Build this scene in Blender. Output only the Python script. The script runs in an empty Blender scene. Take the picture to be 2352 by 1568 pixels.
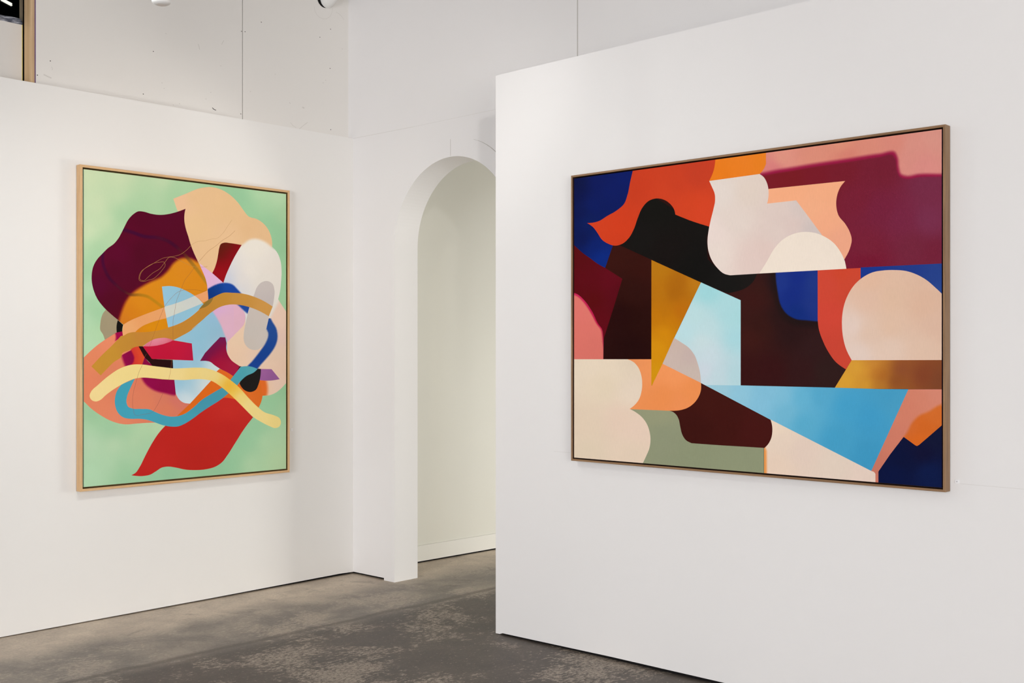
import bpy, bmesh, math, random
import numpy as np
from mathutils import Vector, Matrix
from mathutils.geometry import delaunay_2d_cdt

random.seed(7)
np.random.seed(7)
SC = bpy.context.scene
COL = SC.collection

# ------------------------------------------------------------------ camera model
H = 1.55                 # eye height
FPX, HX, HY = 2593.0, 1176.0, 808.0   # focal length and horizon in a 2352 x 1568 frame
CAM = np.array([0, 0, H])


def ray(px, py):
    return np.array([(px - HX) / FPX, 1.0, -(py - HY) / FPX])


class Plane:
    """vertical wall plane: point p on the floor, unit direction d along it, normal n to the room"""
    def __init__(s, p, d):
        s.p = np.array([p[0], p[1], 0.0]); d = np.array([d[0], d[1], 0.0]); s.d = d / np.linalg.norm(d)
        n = np.cross(s.d, [0, 0, 1.0])
        if n @ (CAM - s.p) < 0: n = -n
        s.n = n
    def at(s, a, z, off=0.0):                    # a metres along, z up, off metres into the room
        return s.p + s.d * a + s.n * off + np.array([0, 0, z])
    def hit(s, px, py, off=0.0):                 # where a line of sight meets the plane
        r = ray(px, py); t = ((s.p + s.n * off - CAM) @ s.n) / (r @ s.n)
        q = CAM + r * t
        return (q - s.p) @ s.d, q[2]
    def matrix(s, a=0, z=0, off=0):              # local x along, local z up, local y = -n
        o = s.at(a, z, off)
        yx = -s.n
        return Matrix(((s.d[0], yx[0], 0, o[0]), (s.d[1], yx[1], 0, o[1]), (0, 0, 1, o[2]), (0, 0, 0, 1)))


PL = Plane((-2.7732, 6.1146), (0.6839, 0.7296))      # left partition, a grows away from the camera
PA = Plane((-1.1104, 7.8884), (0.7351, -0.6779))     # wall with the arch, a grows to the right
PR = Plane((-0.0896, 6.2101), (0.7351, -0.6779))     # right partition, a grows to the right
PH = Plane((-0.6917, 8.3040), (0.700, 0.714))        # hallway wall seen through the arch

# ------------------------------------------------------------------ materials
def lin(c):
    return c / 12.92 if c <= 0.04045 else ((c + 0.055) / 1.055) ** 2.4
def hexlin(h):
    h = h.lstrip('#'); return tuple(lin(int(h[i:i + 2], 16) / 255) for i in (0, 2, 4))


def new_mat(name):
    m = bpy.data.materials.new(name); m.use_nodes = True
    nt = m.node_tree; b = nt.nodes['Principled BSDF']
    return m, nt, b


def N(nt, t, **kw):
    n = nt.nodes.new(t)
    for k, v in kw.items(): setattr(n, k, v)
    return n


def wall_paint(name, rgb, rough=0.55, bump=0.02, mott=0.012):
    m, nt, b = new_mat(name)
    tc = N(nt, 'ShaderNodeTexCoord')
    n1 = N(nt, 'ShaderNodeTexNoise'); n1.inputs['Scale'].default_value = 0.9; n1.inputs['Detail'].default_value = 4
    n2 = N(nt, 'ShaderNodeTexNoise'); n2.inputs['Scale'].default_value = 220; n2.inputs['Detail'].default_value = 2
    nt.links.new(tc.outputs['Object'], n1.inputs['Vector']); nt.links.new(tc.outputs['Object'], n2.inputs['Vector'])
    mx = N(nt, 'ShaderNodeMix', data_type='RGBA')
    mx.inputs[6].default_value = (*[c * (1 - mott) for c in rgb], 1)
    mx.inputs[7].default_value = (*[min(1, c * (1 + mott)) for c in rgb], 1)
    nt.links.new(n1.outputs['Fac'], mx.inputs[0]); nt.links.new(mx.outputs[2], b.inputs['Base Color'])
    bp = N(nt, 'ShaderNodeBump'); bp.inputs['Strength'].default_value = bump; bp.inputs['Distance'].default_value = 0.002
    nt.links.new(n2.outputs['Fac'], bp.inputs['Height']); nt.links.new(bp.outputs[0], b.inputs['Normal'])
    b.inputs['Roughness'].default_value = rough
    b.inputs['Specular IOR Level'].default_value = 0.3
    return m


def plain(name, rgb, rough=0.6, spec=0.4, metal=0.0):
    m, nt, b = new_mat(name)
    tc = N(nt, 'ShaderNodeTexCoord')
    n1 = N(nt, 'ShaderNodeTexNoise'); n1.inputs['Scale'].default_value = 40; n1.inputs['Detail'].default_value = 3
    nt.links.new(tc.outputs['Object'], n1.inputs['Vector'])
    mx = N(nt, 'ShaderNodeMix', data_type='RGBA')
    mx.inputs[6].default_value = (*[c * .96 for c in rgb], 1); mx.inputs[7].default_value = (*[min(1, c * 1.04) for c in rgb], 1)
    nt.links.new(n1.outputs['Fac'], mx.inputs[0]); nt.links.new(mx.outputs[2], b.inputs['Base Color'])
    b.inputs['Roughness'].default_value = rough; b.inputs['Specular IOR Level'].default_value = spec
    b.inputs['Metallic'].default_value = metal
    return m


def wood(name, dark, mid, light, rough=0.5, scale=1.0, knots=False):
    """grain runs along UV x (metres)"""
    m, nt, b = new_mat(name)
    uv = N(nt, 'ShaderNodeUVMap')
    mp = N(nt, 'ShaderNodeMapping'); mp.inputs['Scale'].default_value = (3.0 * scale, 160 * scale, 1)
    nt.links.new(uv.outputs[0], mp.inputs[0])
    n1 = N(nt, 'ShaderNodeTexNoise'); n1.inputs['Scale'].default_value = 1.0; n1.inputs['Detail'].default_value = 6; n1.inputs['Roughness'].default_value = 0.65
    n1.inputs['Distortion'].default_value = 0.6
    nt.links.new(mp.outputs[0], n1.inputs['Vector'])
    r = N(nt, 'ShaderNodeValToRGB')
    r.color_ramp.elements[0].position = 0.3; r.color_ramp.elements[0].color = (*dark, 1)
    r.color_ramp.elements[1].position = 0.7; r.color_ramp.elements[1].color = (*light, 1)
    e = r.color_ramp.elements.new(0.5); e.color = (*mid, 1)
    nt.links.new(n1.outputs['Fac'], r.inputs[0])
    out = r.outputs[0]
    if knots:
        mp2 = N(nt, 'ShaderNodeMapping'); mp2.inputs['Scale'].default_value = (3.2, 9, 1)
        nt.links.new(uv.outputs[0], mp2.inputs[0])
        v = N(nt, 'ShaderNodeTexVoronoi'); v.inputs['Scale'].default_value = 1.0
        nt.links.new(mp2.outputs[0], v.inputs['Vector'])
        rr = N(nt, 'ShaderNodeValToRGB')
        rr.color_ramp.elements[0].position = 0.05; rr.color_ramp.elements[0].color = (.08, .04, .02, 1)
        rr.color_ramp.elements[1].position = 0.11; rr.color_ramp.elements[1].color = (1, 1, 1, 1)
        nt.links.new(v.outputs['Distance'], rr.inputs[0])
        mm = N(nt, 'ShaderNodeMix', data_type='RGBA', blend_type='MULTIPLY'); mm.inputs[0].default_value = 1
        nt.links.new(out, mm.inputs[6]); nt.links.new(rr.outputs[0], mm.inputs[7]); out = mm.outputs[2]
    nt.links.new(out, b.inputs['Base Color'])
    bp = N(nt, 'ShaderNodeBump'); bp.inputs['Strength'].default_value = 0.15; bp.inputs['Distance'].default_value = 0.0006
    nt.links.new(n1.outputs['Fac'], bp.inputs['Height']); nt.links.new(bp.outputs[0], b.inputs['Normal'])
    b.inputs['Roughness'].default_value = rough
    return m


M_WALL = wall_paint('white_wall_paint', (0.80, 0.785, 0.765))
M_WALL_R = wall_paint('cool_white_wall_paint', (0.80, 0.785, 0.78))
M_UPPER = wall_paint('drywall_paint', (0.76, 0.735, 0.705), bump=0.04, mott=0.02)
M_HALL = wall_paint('cream_wall_paint', (0.75, 0.74, 0.68))
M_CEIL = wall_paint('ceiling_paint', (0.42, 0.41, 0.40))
M_ROOM = wall_paint('room_wall_paint', (0.60, 0.58, 0.56))
M_JOINT = plain('dark_joint_filler', (0.50, 0.48, 0.45))  # darker caulk tone of the joint lines
M_FAINT = plain('faint_joint_filler', (0.70, 0.68, 0.66))
M_DARK = plain('dark_recess', (0.012, 0.011, 0.011), 0.9, 0.1)  # shade of the gaps and pipe hole put into a near-black colour
M_PURP = plain('gypsum_paper_edge', (0.16, 0.09, 0.20), 0.9)
M_YEL = plain('yellow_paper_edge', (0.75, 0.62, 0.22), 0.8)
M_MARK = plain('wall_scuff', (0.06, 0.055, 0.05), 0.9)
M_SMUDGE = plain('light_wall_scuff', (0.64, 0.615, 0.585), 0.9)
M_OAK = wood('pale_oak', hexlin('#B58A5C'), hexlin('#D0A878'), hexlin('#DDBC92'), 0.55)
M_WALNUT = wood('walnut', hexlin('#6B4E33'), hexlin('#8A6847'), hexlin('#A3805A'), 0.5)
M_STUD = wood('pine_stud_wood', hexlin('#BC986A'), hexlin('#CFAE84'), hexlin('#DDC19A'), 0.7, 0.16, True)
M_GAP = plain('dark_frame_rebate', (0.05, 0.022, 0.014), 0.8, 0.2)
M_GAP_OAK = plain('brown_frame_rebate', (0.16, 0.10, 0.035), 0.8, 0.2)  # darker brown than the frame face
M_WHITE = plain('white_enamel', (0.86, 0.86, 0.85), 0.3, 0.5)
M_GREYPIPE = plain('grey_pipe_paint', (0.80, 0.80, 0.78), 0.3, 0.5)
M_CARD = plain('white_card', (0.86, 0.86, 0.88), 0.5)
M_INK = plain('grey_ink', (0.25, 0.25, 0.27), 0.6)

# ------------------------------------------------------------------ object helpers
def link(name, bm, mats, mtx=None, parent=None, smooth=False):
    bmesh.ops.remove_doubles(bm, verts=bm.verts, dist=1e-6)
    bmesh.ops.recalc_face_normals(bm, faces=bm.faces)
    me = bpy.data.meshes.new(name); bm.to_mesh(me); bm.free()
    for m in (mats if isinstance(mats, (list, tuple)) else [mats]): me.materials.append(m)
    if smooth:
        for p in me.polygons: p.use_smooth = True
    o = bpy.data.objects.new(name, me); COL.objects.link(o)
    if parent is not None: o.parent = parent
    if mtx is not None: o.matrix_local = mtx
    return o


def struct(name, bm, mats, mtx=None, label=None):
    o = link(name, bm, mats, mtx); o['kind'] = 'structure'
    if label: o['label'] = label
    return o


def thing(name, label, cat, mtx=None, group=None):
    o = bpy.data.objects.new(name, None); COL.objects.link(o)
    o.empty_display_size = 0.1
    if mtx is not None: o.matrix_local = mtx
    o['label'] = label; o['category'] = cat
    if group: o['group'] = group
    return o


def box(bm, x0, x1, y0, y1, z0, z1, mi=0):
    vs = [bm.verts.new(v) for v in ((x0, y0, z0), (x1, y0, z0), (x1, y1, z0), (x0, y1, z0),
                                    (x0, y0, z1), (x1, y0, z1), (x1, y1, z1), (x0, y1, z1))]
    fs = []
    for q in ((0, 1, 2, 3), (4, 5, 6, 7), (0, 1, 5, 4), (1, 2, 6, 5), (2, 3, 7, 6), (3, 0, 4, 7)):
        f = bm.faces.new([vs[i] for i in q]); f.material_index = mi; fs.append(f)
    return fs


def quad(bm, pts, mi=0):
    f = bm.faces.new([bm.verts.new(p) for p in pts]); f.material_index = mi; return f


def bevel(bm, w, seg=1):
    bmesh.ops.remove_doubles(bm, verts=bm.verts, dist=1e-6)
    bmesh.ops.bevel(bm, geom=[e for e in bm.edges if e.calc_length() > w * 4], offset=w, segments=seg, affect='EDGES')

# local frame of a plane object: x along, y INTO the wall (y<0 is into the room), z up

# ------------------------------------------------------------------ painting engine
def lin_arr(c):
    return np.where(c <= 0.04045, c / 12.92, ((c + 0.055) / 1.055) ** 2.4)


def hx(h):
    h = h.lstrip('#'); return np.array([int(h[i:i + 2], 16) / 255 for i in (0, 2, 4)])


CROPS = {'A': (150, 370, 4), 'B': (150, 740, 4), 'C': (250, 660, 8), 'D': (420, 700, 8),
         'E': (1300, 370, 4), 'F': (1620, 280, 4), 'G': (1300, 700, 4), 'H': (1620, 600, 4), 'I': (1620, 760, 4)}


def P(s):
    """'A 1,2! 3,4 B 5,6' -> [(x, y, corner)] in photo pixels"""
    out, ox, oy, k = [], 0, 0, 1
    for t in s.split():
        if t in CROPS: ox, oy, k = CROPS[t]; continue
        c = t.endswith('!'); t = t.rstrip('!')
        x, y = t.split(','); out.append((ox + float(x) / k, oy + float(y) / k, c))
    return out


def smooth_path(pts, closed=True, step=2.5):
    """Catmull-Rom through the soft points, straight at points marked as corners"""
    n = len(pts); res = []
    rng = range(n) if closed else range(n - 1)
    for i in rng:
        p1, p2 = pts[i], pts[(i + 1) % n]
        a, b = np.array(p1[:2]), np.array(p2[:2])
        p0 = pts[(i - 1) % n] if (closed or i > 0) else p1
        p3 = pts[(i + 2) % n] if (closed or i + 2 < n) else p2
        L = np.linalg.norm(b - a)
        if p1[2] and p2[2]:
            k = max(1, int(L / 7))
        else:
            k = max(1, int(L / step))
        za = a if p1[2] else np.array(p0[:2]); zb = b if p2[2] else np.array(p3[:2])
        # centripetal-like tangents scaled to the local segment
        def tan(prev, cur, nxt, l):
            d1, d2 = np.linalg.norm(cur - prev) + 1e-6, np.linalg.norm(nxt - cur) + 1e-6
            t = ((cur - prev) / d1 * d2 + (nxt - cur) / d2 * d1) / (d1 + d2)
            return t * l
        m1 = (b - a) if p1[2] else tan(np.array(p0[:2]), a, b, L)
        m2 = (b - a) if p2[2] else tan(a, b, np.array(p3[:2]), L)
        if p1[2] and not p2[2]: m1 = 1.5 * (b - a) - 0.5 * m2
        if p2[2] and not p1[2]: m2 = 1.5 * (b - a) - 0.5 * m1
        for j in range(k):
            t = j / k; t2, t3 = t * t, t * t * t
            res.append((2 * t3 - 3 * t2 + 1) * a + (t3 - 2 * t2 + t) * m1 + (-2 * t3 + 3 * t2) * b + (t3 - t2) * m2)
    if not closed: res.append(np.array(pts[-1][:2]))
    return np.array(res)


def inside(poly, q):
    x, y = q[:, 0], q[:, 1]; r = np.zeros(len(q), bool)
    bb = (x > poly[:, 0].min()) & (x < poly[:, 0].max()) & (y > poly[:, 1].min()) & (y < poly[:, 1].max())
    idx = np.nonzero(bb)[0]
    if not len(idx): return r
    x, y = x[idx], y[idx]; rr = np.zeros(len(idx), bool)
    x1, y1 = poly[:, 0], poly[:, 1]; x2, y2 = np.roll(x1, -1), np.roll(y1, -1)
    for i in range(len(poly)):
        if y1[i] == y2[i]: continue
        c = (y1[i] > y) != (y2[i] > y)
        rr ^= c & (x < (x2[i] - x1[i]) * (y - y1[i]) / (y2[i] - y1[i]) + x1[i])
    r[idx] = rr
    return r


def dist_to(poly, q, closed=True, cut=40):
    d = np.full(len(q), 1e9)
    bb = ((q[:, 0] > poly[:, 0].min() - cut) & (q[:, 0] < poly[:, 0].max() + cut) &
          (q[:, 1] > poly[:, 1].min() - cut) & (q[:, 1] < poly[:, 1].max() + cut))
    idx = np.nonzero(bb)[0]; s = q[idx]; dd = np.full(len(idx), 1e9)
    n = len(poly)
    for i in range(n if closed else n - 1):
        a, b = poly[i], poly[(i + 1) % n]; ab = b - a
        t = np.clip(((s - a) @ ab) / (ab @ ab + 1e-12), 0, 1)
        dd = np.minimum(dd, np.hypot(*(s - a - t[:, None] * ab).T))
    d[idx] = dd
    return d


def colour_field(cols, s2=160.0):
    """one hex, or 'CROP x,y,#hex ...' airbrushed between the points"""
    if cols.startswith('#'):
        c = hx(cols); return lambda q: np.repeat(c[None], len(q), 0)
    pts, cs = [], []
    ox, oy, k = 0, 0, 1
    for t in cols.split():
        if t in CROPS: ox, oy, k = CROPS[t]; continue
        x, y, c = t.split(','); pts.append((ox + float(x) / k, oy + float(y) / k)); cs.append(hx(c))
    pts, cs = np.array(pts), np.array(cs)
    def f(q):
        d2 = ((q[:, None] - pts[None]) ** 2).sum(2) + s2
        w = d2 ** -1.6; w /= w.sum(1)[:, None]
        return w @ cs
    return f


def hard(shape, cols, a=1.0):
    return dict(clip=smooth_path(P(shape)), col=colour_field(cols), soft=None, a=a)


def soft(shape, w, cols, clip=None, a=1.0):
    return dict(clip=smooth_path(P(clip)) if clip else None, soft=smooth_path(P(shape), step=5), w=w, col=colour_field(cols), a=a)


def stroke(line, w, cols, clip=None, a=1.0, width=None):
    return dict(clip=smooth_path(P(clip)) if clip else None, line=smooth_path(P(line), False, 4), w=w, width=width, soft=None, col=colour_field(cols), a=a)


def pen(line, width, cols, a=0.8):
    """thin drawn line as a hard ribbon"""
    c = smooth_path(P(line), False, 3)
    t = np.gradient(c, axis=0); t /= (np.linalg.norm(t, axis=1)[:, None] + 1e-9)
    nrm = np.c_[-t[:, 1], t[:, 0]] * width / 2
    return dict(ribbon=(c + nrm, c - nrm), clip=None, soft=None, col=colour_field(cols), a=a)


def shade(layers, q, cen, base):
    """q: points to colour, cen: a point inside each one's own triangle"""
    out = base(q)
    for L in layers:
        if L.get('ribbon') is not None:
            l, r = L['ribbon']; al = np.zeros(len(q), bool)
            for i in range(len(l) - 1):
                al |= inside(np.array([l[i], l[i + 1], r[i + 1], r[i]]), cen)
            al = al * L['a']
        else:
            al = np.full(len(q), float(L['a']))
            if L['clip'] is not None: al = al * inside(L['clip'], cen)
            if L['soft'] is not None:
                act = np.nonzero(al > 0)[0]; s = q[act]
                d = dist_to(L['soft'], s); d = np.where(inside(L['soft'], s), d, -d)
                t = np.clip(d / (2 * L['w']) + 0.5, 0, 1); al[act] *= t * t * (3 - 2 * t)
            if L.get('line') is not None:
                act = np.nonzero(al > 0)[0]; s = q[act]
                d = dist_to(L['line'], s, False)
                t = np.clip((L['width'] / 2 - d) / (2 * L['w']) + 0.5, 0, 1); al[act] *= t * t * (3 - 2 * t)
        act = np.nonzero(al > 0)[0]
        if len(act): out[act] = out[act] * (1 - al[act, None]) + L['col'](q[act]) * al[act, None]
    return out


def paint_canvas(name, plane, a0, a1, z0, z1, off, depth, layers, base, gain, mat, parent, grid=7.0, wrap='#B9D8B4'):
    """a stretched canvas: the painted front is one triangulated sheet whose corners carry the paint colour"""
    def proj(a, z, o=off):
        q = plane.at(a, z, o); return (HX + FPX * q[0] / q[1], HY - FPX * (q[2] - H) / q[1])
    quadpx = np.array([proj(a0, z1), proj(a1, z1), proj(a1, z0), proj(a0, z0)])
    verts, edges = [], []
    def add_path(path, closed):
        k = len(verts); verts.extend([tuple(p) for p in path]); n = len(path)
        edges.extend([(k + i, k + i + 1) for i in range(n - 1)])
        if closed: edges.append((k + n - 1, k))
    fine = 14
    rect = []
    for i in range(4):
        p, q = quadpx[i], quadpx[(i + 1) % 4]; m = int(np.linalg.norm(q - p) / fine)
        rect += [p + (q - p) * j / m for j in range(m)]
    add_path(rect, True)
    for L in layers:
        if L.get('ribbon') is not None:
            add_path(L['ribbon'][0], False); add_path(L['ribbon'][1], False)
        elif L['clip'] is not None:
            add_path(L['clip'], True)
    x0, y0 = quadpx.min(0); x1, y1 = quadpx.max(0)
    gx, gy = np.meshgrid(np.arange(x0, x1, grid), np.arange(y0, y1, grid))
    g = np.c_[gx.ravel(), gy.ravel()] + np.random.uniform(-.9, .9, (gx.size, 2))
    pts = [g[inside(quadpx, g)]]
    def spray(st, lo, hi):
        gx, gy = np.meshgrid(np.arange(x0, x1, st), np.arange(y0, y1, st))
        g = np.c_[gx.ravel(), gy.ravel()] + np.random.uniform(-.16 * st, .16 * st, (gx.size, 2))
        g = g[inside(quadpx, g)]
        near = np.zeros(len(g), bool)
        for L in layers:
            if not (lo <= L.get('w', -1) < hi): continue
            if L['soft'] is not None:
                m = dist_to(L['soft'], g, cut=12) < L['w'] * 1.15 + .6
                if L['clip'] is not None: m &= inside(L['clip'], g)
                near |= m
            elif L.get('line') is not None:
                near |= dist_to(L['line'], g, False, cut=12) < L['width'] / 2 + L['w'] * 1.15 + .6
        return g[near]
    pts.append(spray(2.2, 3.3, 99)); pts.append(spray(1.15, 0, 3.3))
    for p in pts: verts.extend([tuple(v) for v in p])
    V, E, F, *_ = delaunay_2d_cdt([Vector(v) for v in verts], edges, [], 0, 1e-4)
    V = np.array([(v.x, v.y) for v in V]); F = np.array([list(f) for f in F])
    cen = V[F].mean(1)
    tri = V[F]
    area = np.abs(np.cross(tri[:, 1] - tri[:, 0], tri[:, 2] - tri[:, 0]))
    keep = inside(quadpx, cen) & (area > 1e-7)
    F, cen = F[keep], cen[keep]
    used, inv = np.unique(F, return_inverse=True); F = inv.reshape(-1, 3); V = V[used]
    q = V[F].reshape(-1, 2); cc = np.repeat(cen, 3, 0)
    q = q * 0.995 + cc * 0.005
    rgb = shade(layers, q, cc, base)
    rgb = np.maximum(lin_arr(np.clip(rgb, 0, 1)) - 0.0045, 0.001) * gain
    # real canvas coordinates: x across, z up
    loc = np.array([plane.hit(x, y, off) for x, y in V])
    co = np.c_[loc[:, 0] - a0, np.zeros(len(V)), loc[:, 1] - z0]
    w, h = a1 - a0, z1 - z0
    nV, nF = len(co), len(F)
    # the wrapped sides and the back
    box_v = np.array([(0, 0, 0), (w, 0, 0), (w, 0, h), (0, 0, h), (0, depth, 0), (w, depth, 0), (w, depth, h), (0, depth, h)])
    box_f = [(0, 4, 5, 1), (1, 5, 6, 2), (2, 6, 7, 3), (3, 7, 4, 0), (4, 7, 6, 5)]
    me = bpy.data.meshes.new(name)
    allv = np.vstack([co, box_v])
    # make triangles face the room (-y)
    t = co[F]; flip = ((t[:, 1, 0] - t[:, 0, 0]) * (t[:, 2, 2] - t[:, 0, 2]) - (t[:, 1, 2] - t[:, 0, 2]) * (t[:, 2, 0] - t[:, 0, 0])) < 0
    Fo = F.copy(); Fo[flip] = F[flip][:, ::-1]
    rgb = rgb.reshape(-1, 3, 3); rgb[flip] = rgb[flip][:, ::-1]
    faces = [tuple(int(i) for i in f) for f in Fo] + [tuple(nV + i for i in f) for f in box_f]
    me.from_pydata([tuple(float(c) for c in v) for v in allv], [], faces)
    ca = me.color_attributes.new('paint', 'FLOAT_COLOR', 'CORNER')
    side = lin_arr(hx(wrap)) * gain
    data = np.ones((nF * 3 + 20, 4), np.float32)
    data[:nF * 3, :3] = rgb.reshape(-1, 3); data[nF * 3:, :3] = side
    ca.data.foreach_set('color', data.ravel())
    me.materials.append(mat); me.update()
    o = bpy.data.objects.new(name, me); COL.objects.link(o); o.parent = parent
    print(name, 'triangles', nF)
    return o


def canvas_mat(name, weave, rough, spec, bump, thread=0.03):
    m, nt, b = new_mat(name)
    at = N(nt, 'ShaderNodeAttribute', attribute_name='paint')
    tc = N(nt, 'ShaderNodeTexCoord')
    mp = N(nt, 'ShaderNodeMapping'); mp.inputs['Scale'].default_value = (1, 1, 0.12)
    nt.links.new(tc.outputs['Object'], mp.inputs[0])
    n1 = N(nt, 'ShaderNodeTexNoise'); n1.inputs['Scale'].default_value = weave; n1.inputs['Detail'].default_value = 4
    nt.links.new(mp.outputs[0], n1.inputs['Vector'])
    n2 = N(nt, 'ShaderNodeTexNoise'); n2.inputs['Scale'].default_value = 420; n2.inputs['Detail'].default_value = 2
    nt.links.new(tc.outputs['Object'], n2.inputs['Vector'])
    add = N(nt, 'ShaderNodeMath', operation='ADD')
    nt.links.new(n1.outputs['Fac'], add.inputs[0]); nt.links.new(n2.outputs['Fac'], add.inputs[1])
    bp = N(nt, 'ShaderNodeBump'); bp.inputs['Strength'].default_value = bump; bp.inputs['Distance'].default_value = 0.001
    nt.links.new(add.outputs[0], bp.inputs['Height']); nt.links.new(bp.outputs[0], b.inputs['Normal'])
    # slight brush unevenness of the paint film
    n3 = N(nt, 'ShaderNodeTexNoise'); n3.inputs['Scale'].default_value = 6; n3.inputs['Detail'].default_value = 5
    nt.links.new(tc.outputs['Object'], n3.inputs['Vector'])
    mr = N(nt, 'ShaderNodeMapRange'); mr.inputs['To Min'].default_value = 0.97; mr.inputs['To Max'].default_value = 1.03
    nt.links.new(n3.outputs['Fac'], mr.inputs['Value'])
    th = N(nt, 'ShaderNodeMapRange'); th.inputs['From Min'].default_value = .3; th.inputs['From Max'].default_value = .7
    th.inputs['To Min'].default_value = 1 - thread; th.inputs['To Max'].default_value = 1 + thread
    nt.links.new(n1.outputs['Fac'], th.inputs['Value'])
    tm = N(nt, 'ShaderNodeMath', operation='MULTIPLY'); nt.links.new(mr.outputs[0], tm.inputs[0]); nt.links.new(th.outputs[0], tm.inputs[1])
    vm = N(nt, 'ShaderNodeVectorMath', operation='SCALE')
    nt.links.new(at.outputs['Color'], vm.inputs[0]); nt.links.new(tm.outputs[0], vm.inputs['Scale'])
    nt.links.new(vm.outputs[0], b.inputs['Base Color'])
    b.inputs['Roughness'].default_value = rough; b.inputs['Specular IOR Level'].default_value = spec
    return m


def frame_mesh(w, h, face, depth, inner):
    """mitred box frame, outer size w x h, front at y=-depth; UV x runs along each member"""
    bm = bmesh.new(); uvl = bm.loops.layers.uv.new('UVMap')
    O = [(0, 0), (w, 0), (w, h), (0, h)]; I = [(face, face), (w - face, face), (w - face, h - face), (face, h - face)]
    e = 0.0012
    def strip(pa, pb, ya, yb, mi, v0, v1, k):
        # band between rings pa (depth ya) and pb (depth yb)
        n = 4; i, j = k, (k + 1) % 4
        pts = [(pa[i][0], ya, pa[i][1]), (pa[j][0], ya, pa[j][1]), (pb[j][0], yb, pb[j][1]), (pb[i][0], yb, pb[i][1])]
        f = bm.faces.new([bm.verts.new(p) for p in pts]); f.material_index = mi
        ax = 0 if i in (0, 2) else 2
        for l, p, v in zip(f.loops, pts, (v0, v0, v1, v1)):
            l[uvl].uv = (p[ax] + 3.7 * k, v + k * .31)
    def ring(d):
        return [(d, d), (w - d, d), (w - d, h - d), (d, h - d)]
    for k in range(4):
        strip(ring(0), ring(0), 0, -depth + e, 0, 0, depth, k)           # outside
        strip(ring(0), ring(e), -depth + e, -depth, 0, depth, depth + e, k)
        strip(ring(e), ring(face - e), -depth, -depth, 0, depth + e, depth + face, k)   # face
        strip(ring(face - e), ring(face), -depth, -depth + e, 0, depth + face, depth + face + e, k)
        strip(ring(face), ring(face), -depth + e, -depth + inner, 0, depth + face + e, depth + face + inner, k)
        strip(ring(face), ring(face), -depth + inner, -0.008, 1, 0, depth, k)
        strip(ring(face), ring(face + 0.03), -0.008, -0.008, 1, 0, .03, k)      # back ledge
    bmesh.ops.remove_doubles(bm, verts=bm.verts, dist=1e-6)
    return bm

# ================================================================== the room
CEIL = 4.7
WT = 0.0525                                   # the upper wall stands this far behind the partition face
hL = PL.matrix(); hA = PA.matrix(); hR = PR.matrix()

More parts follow.
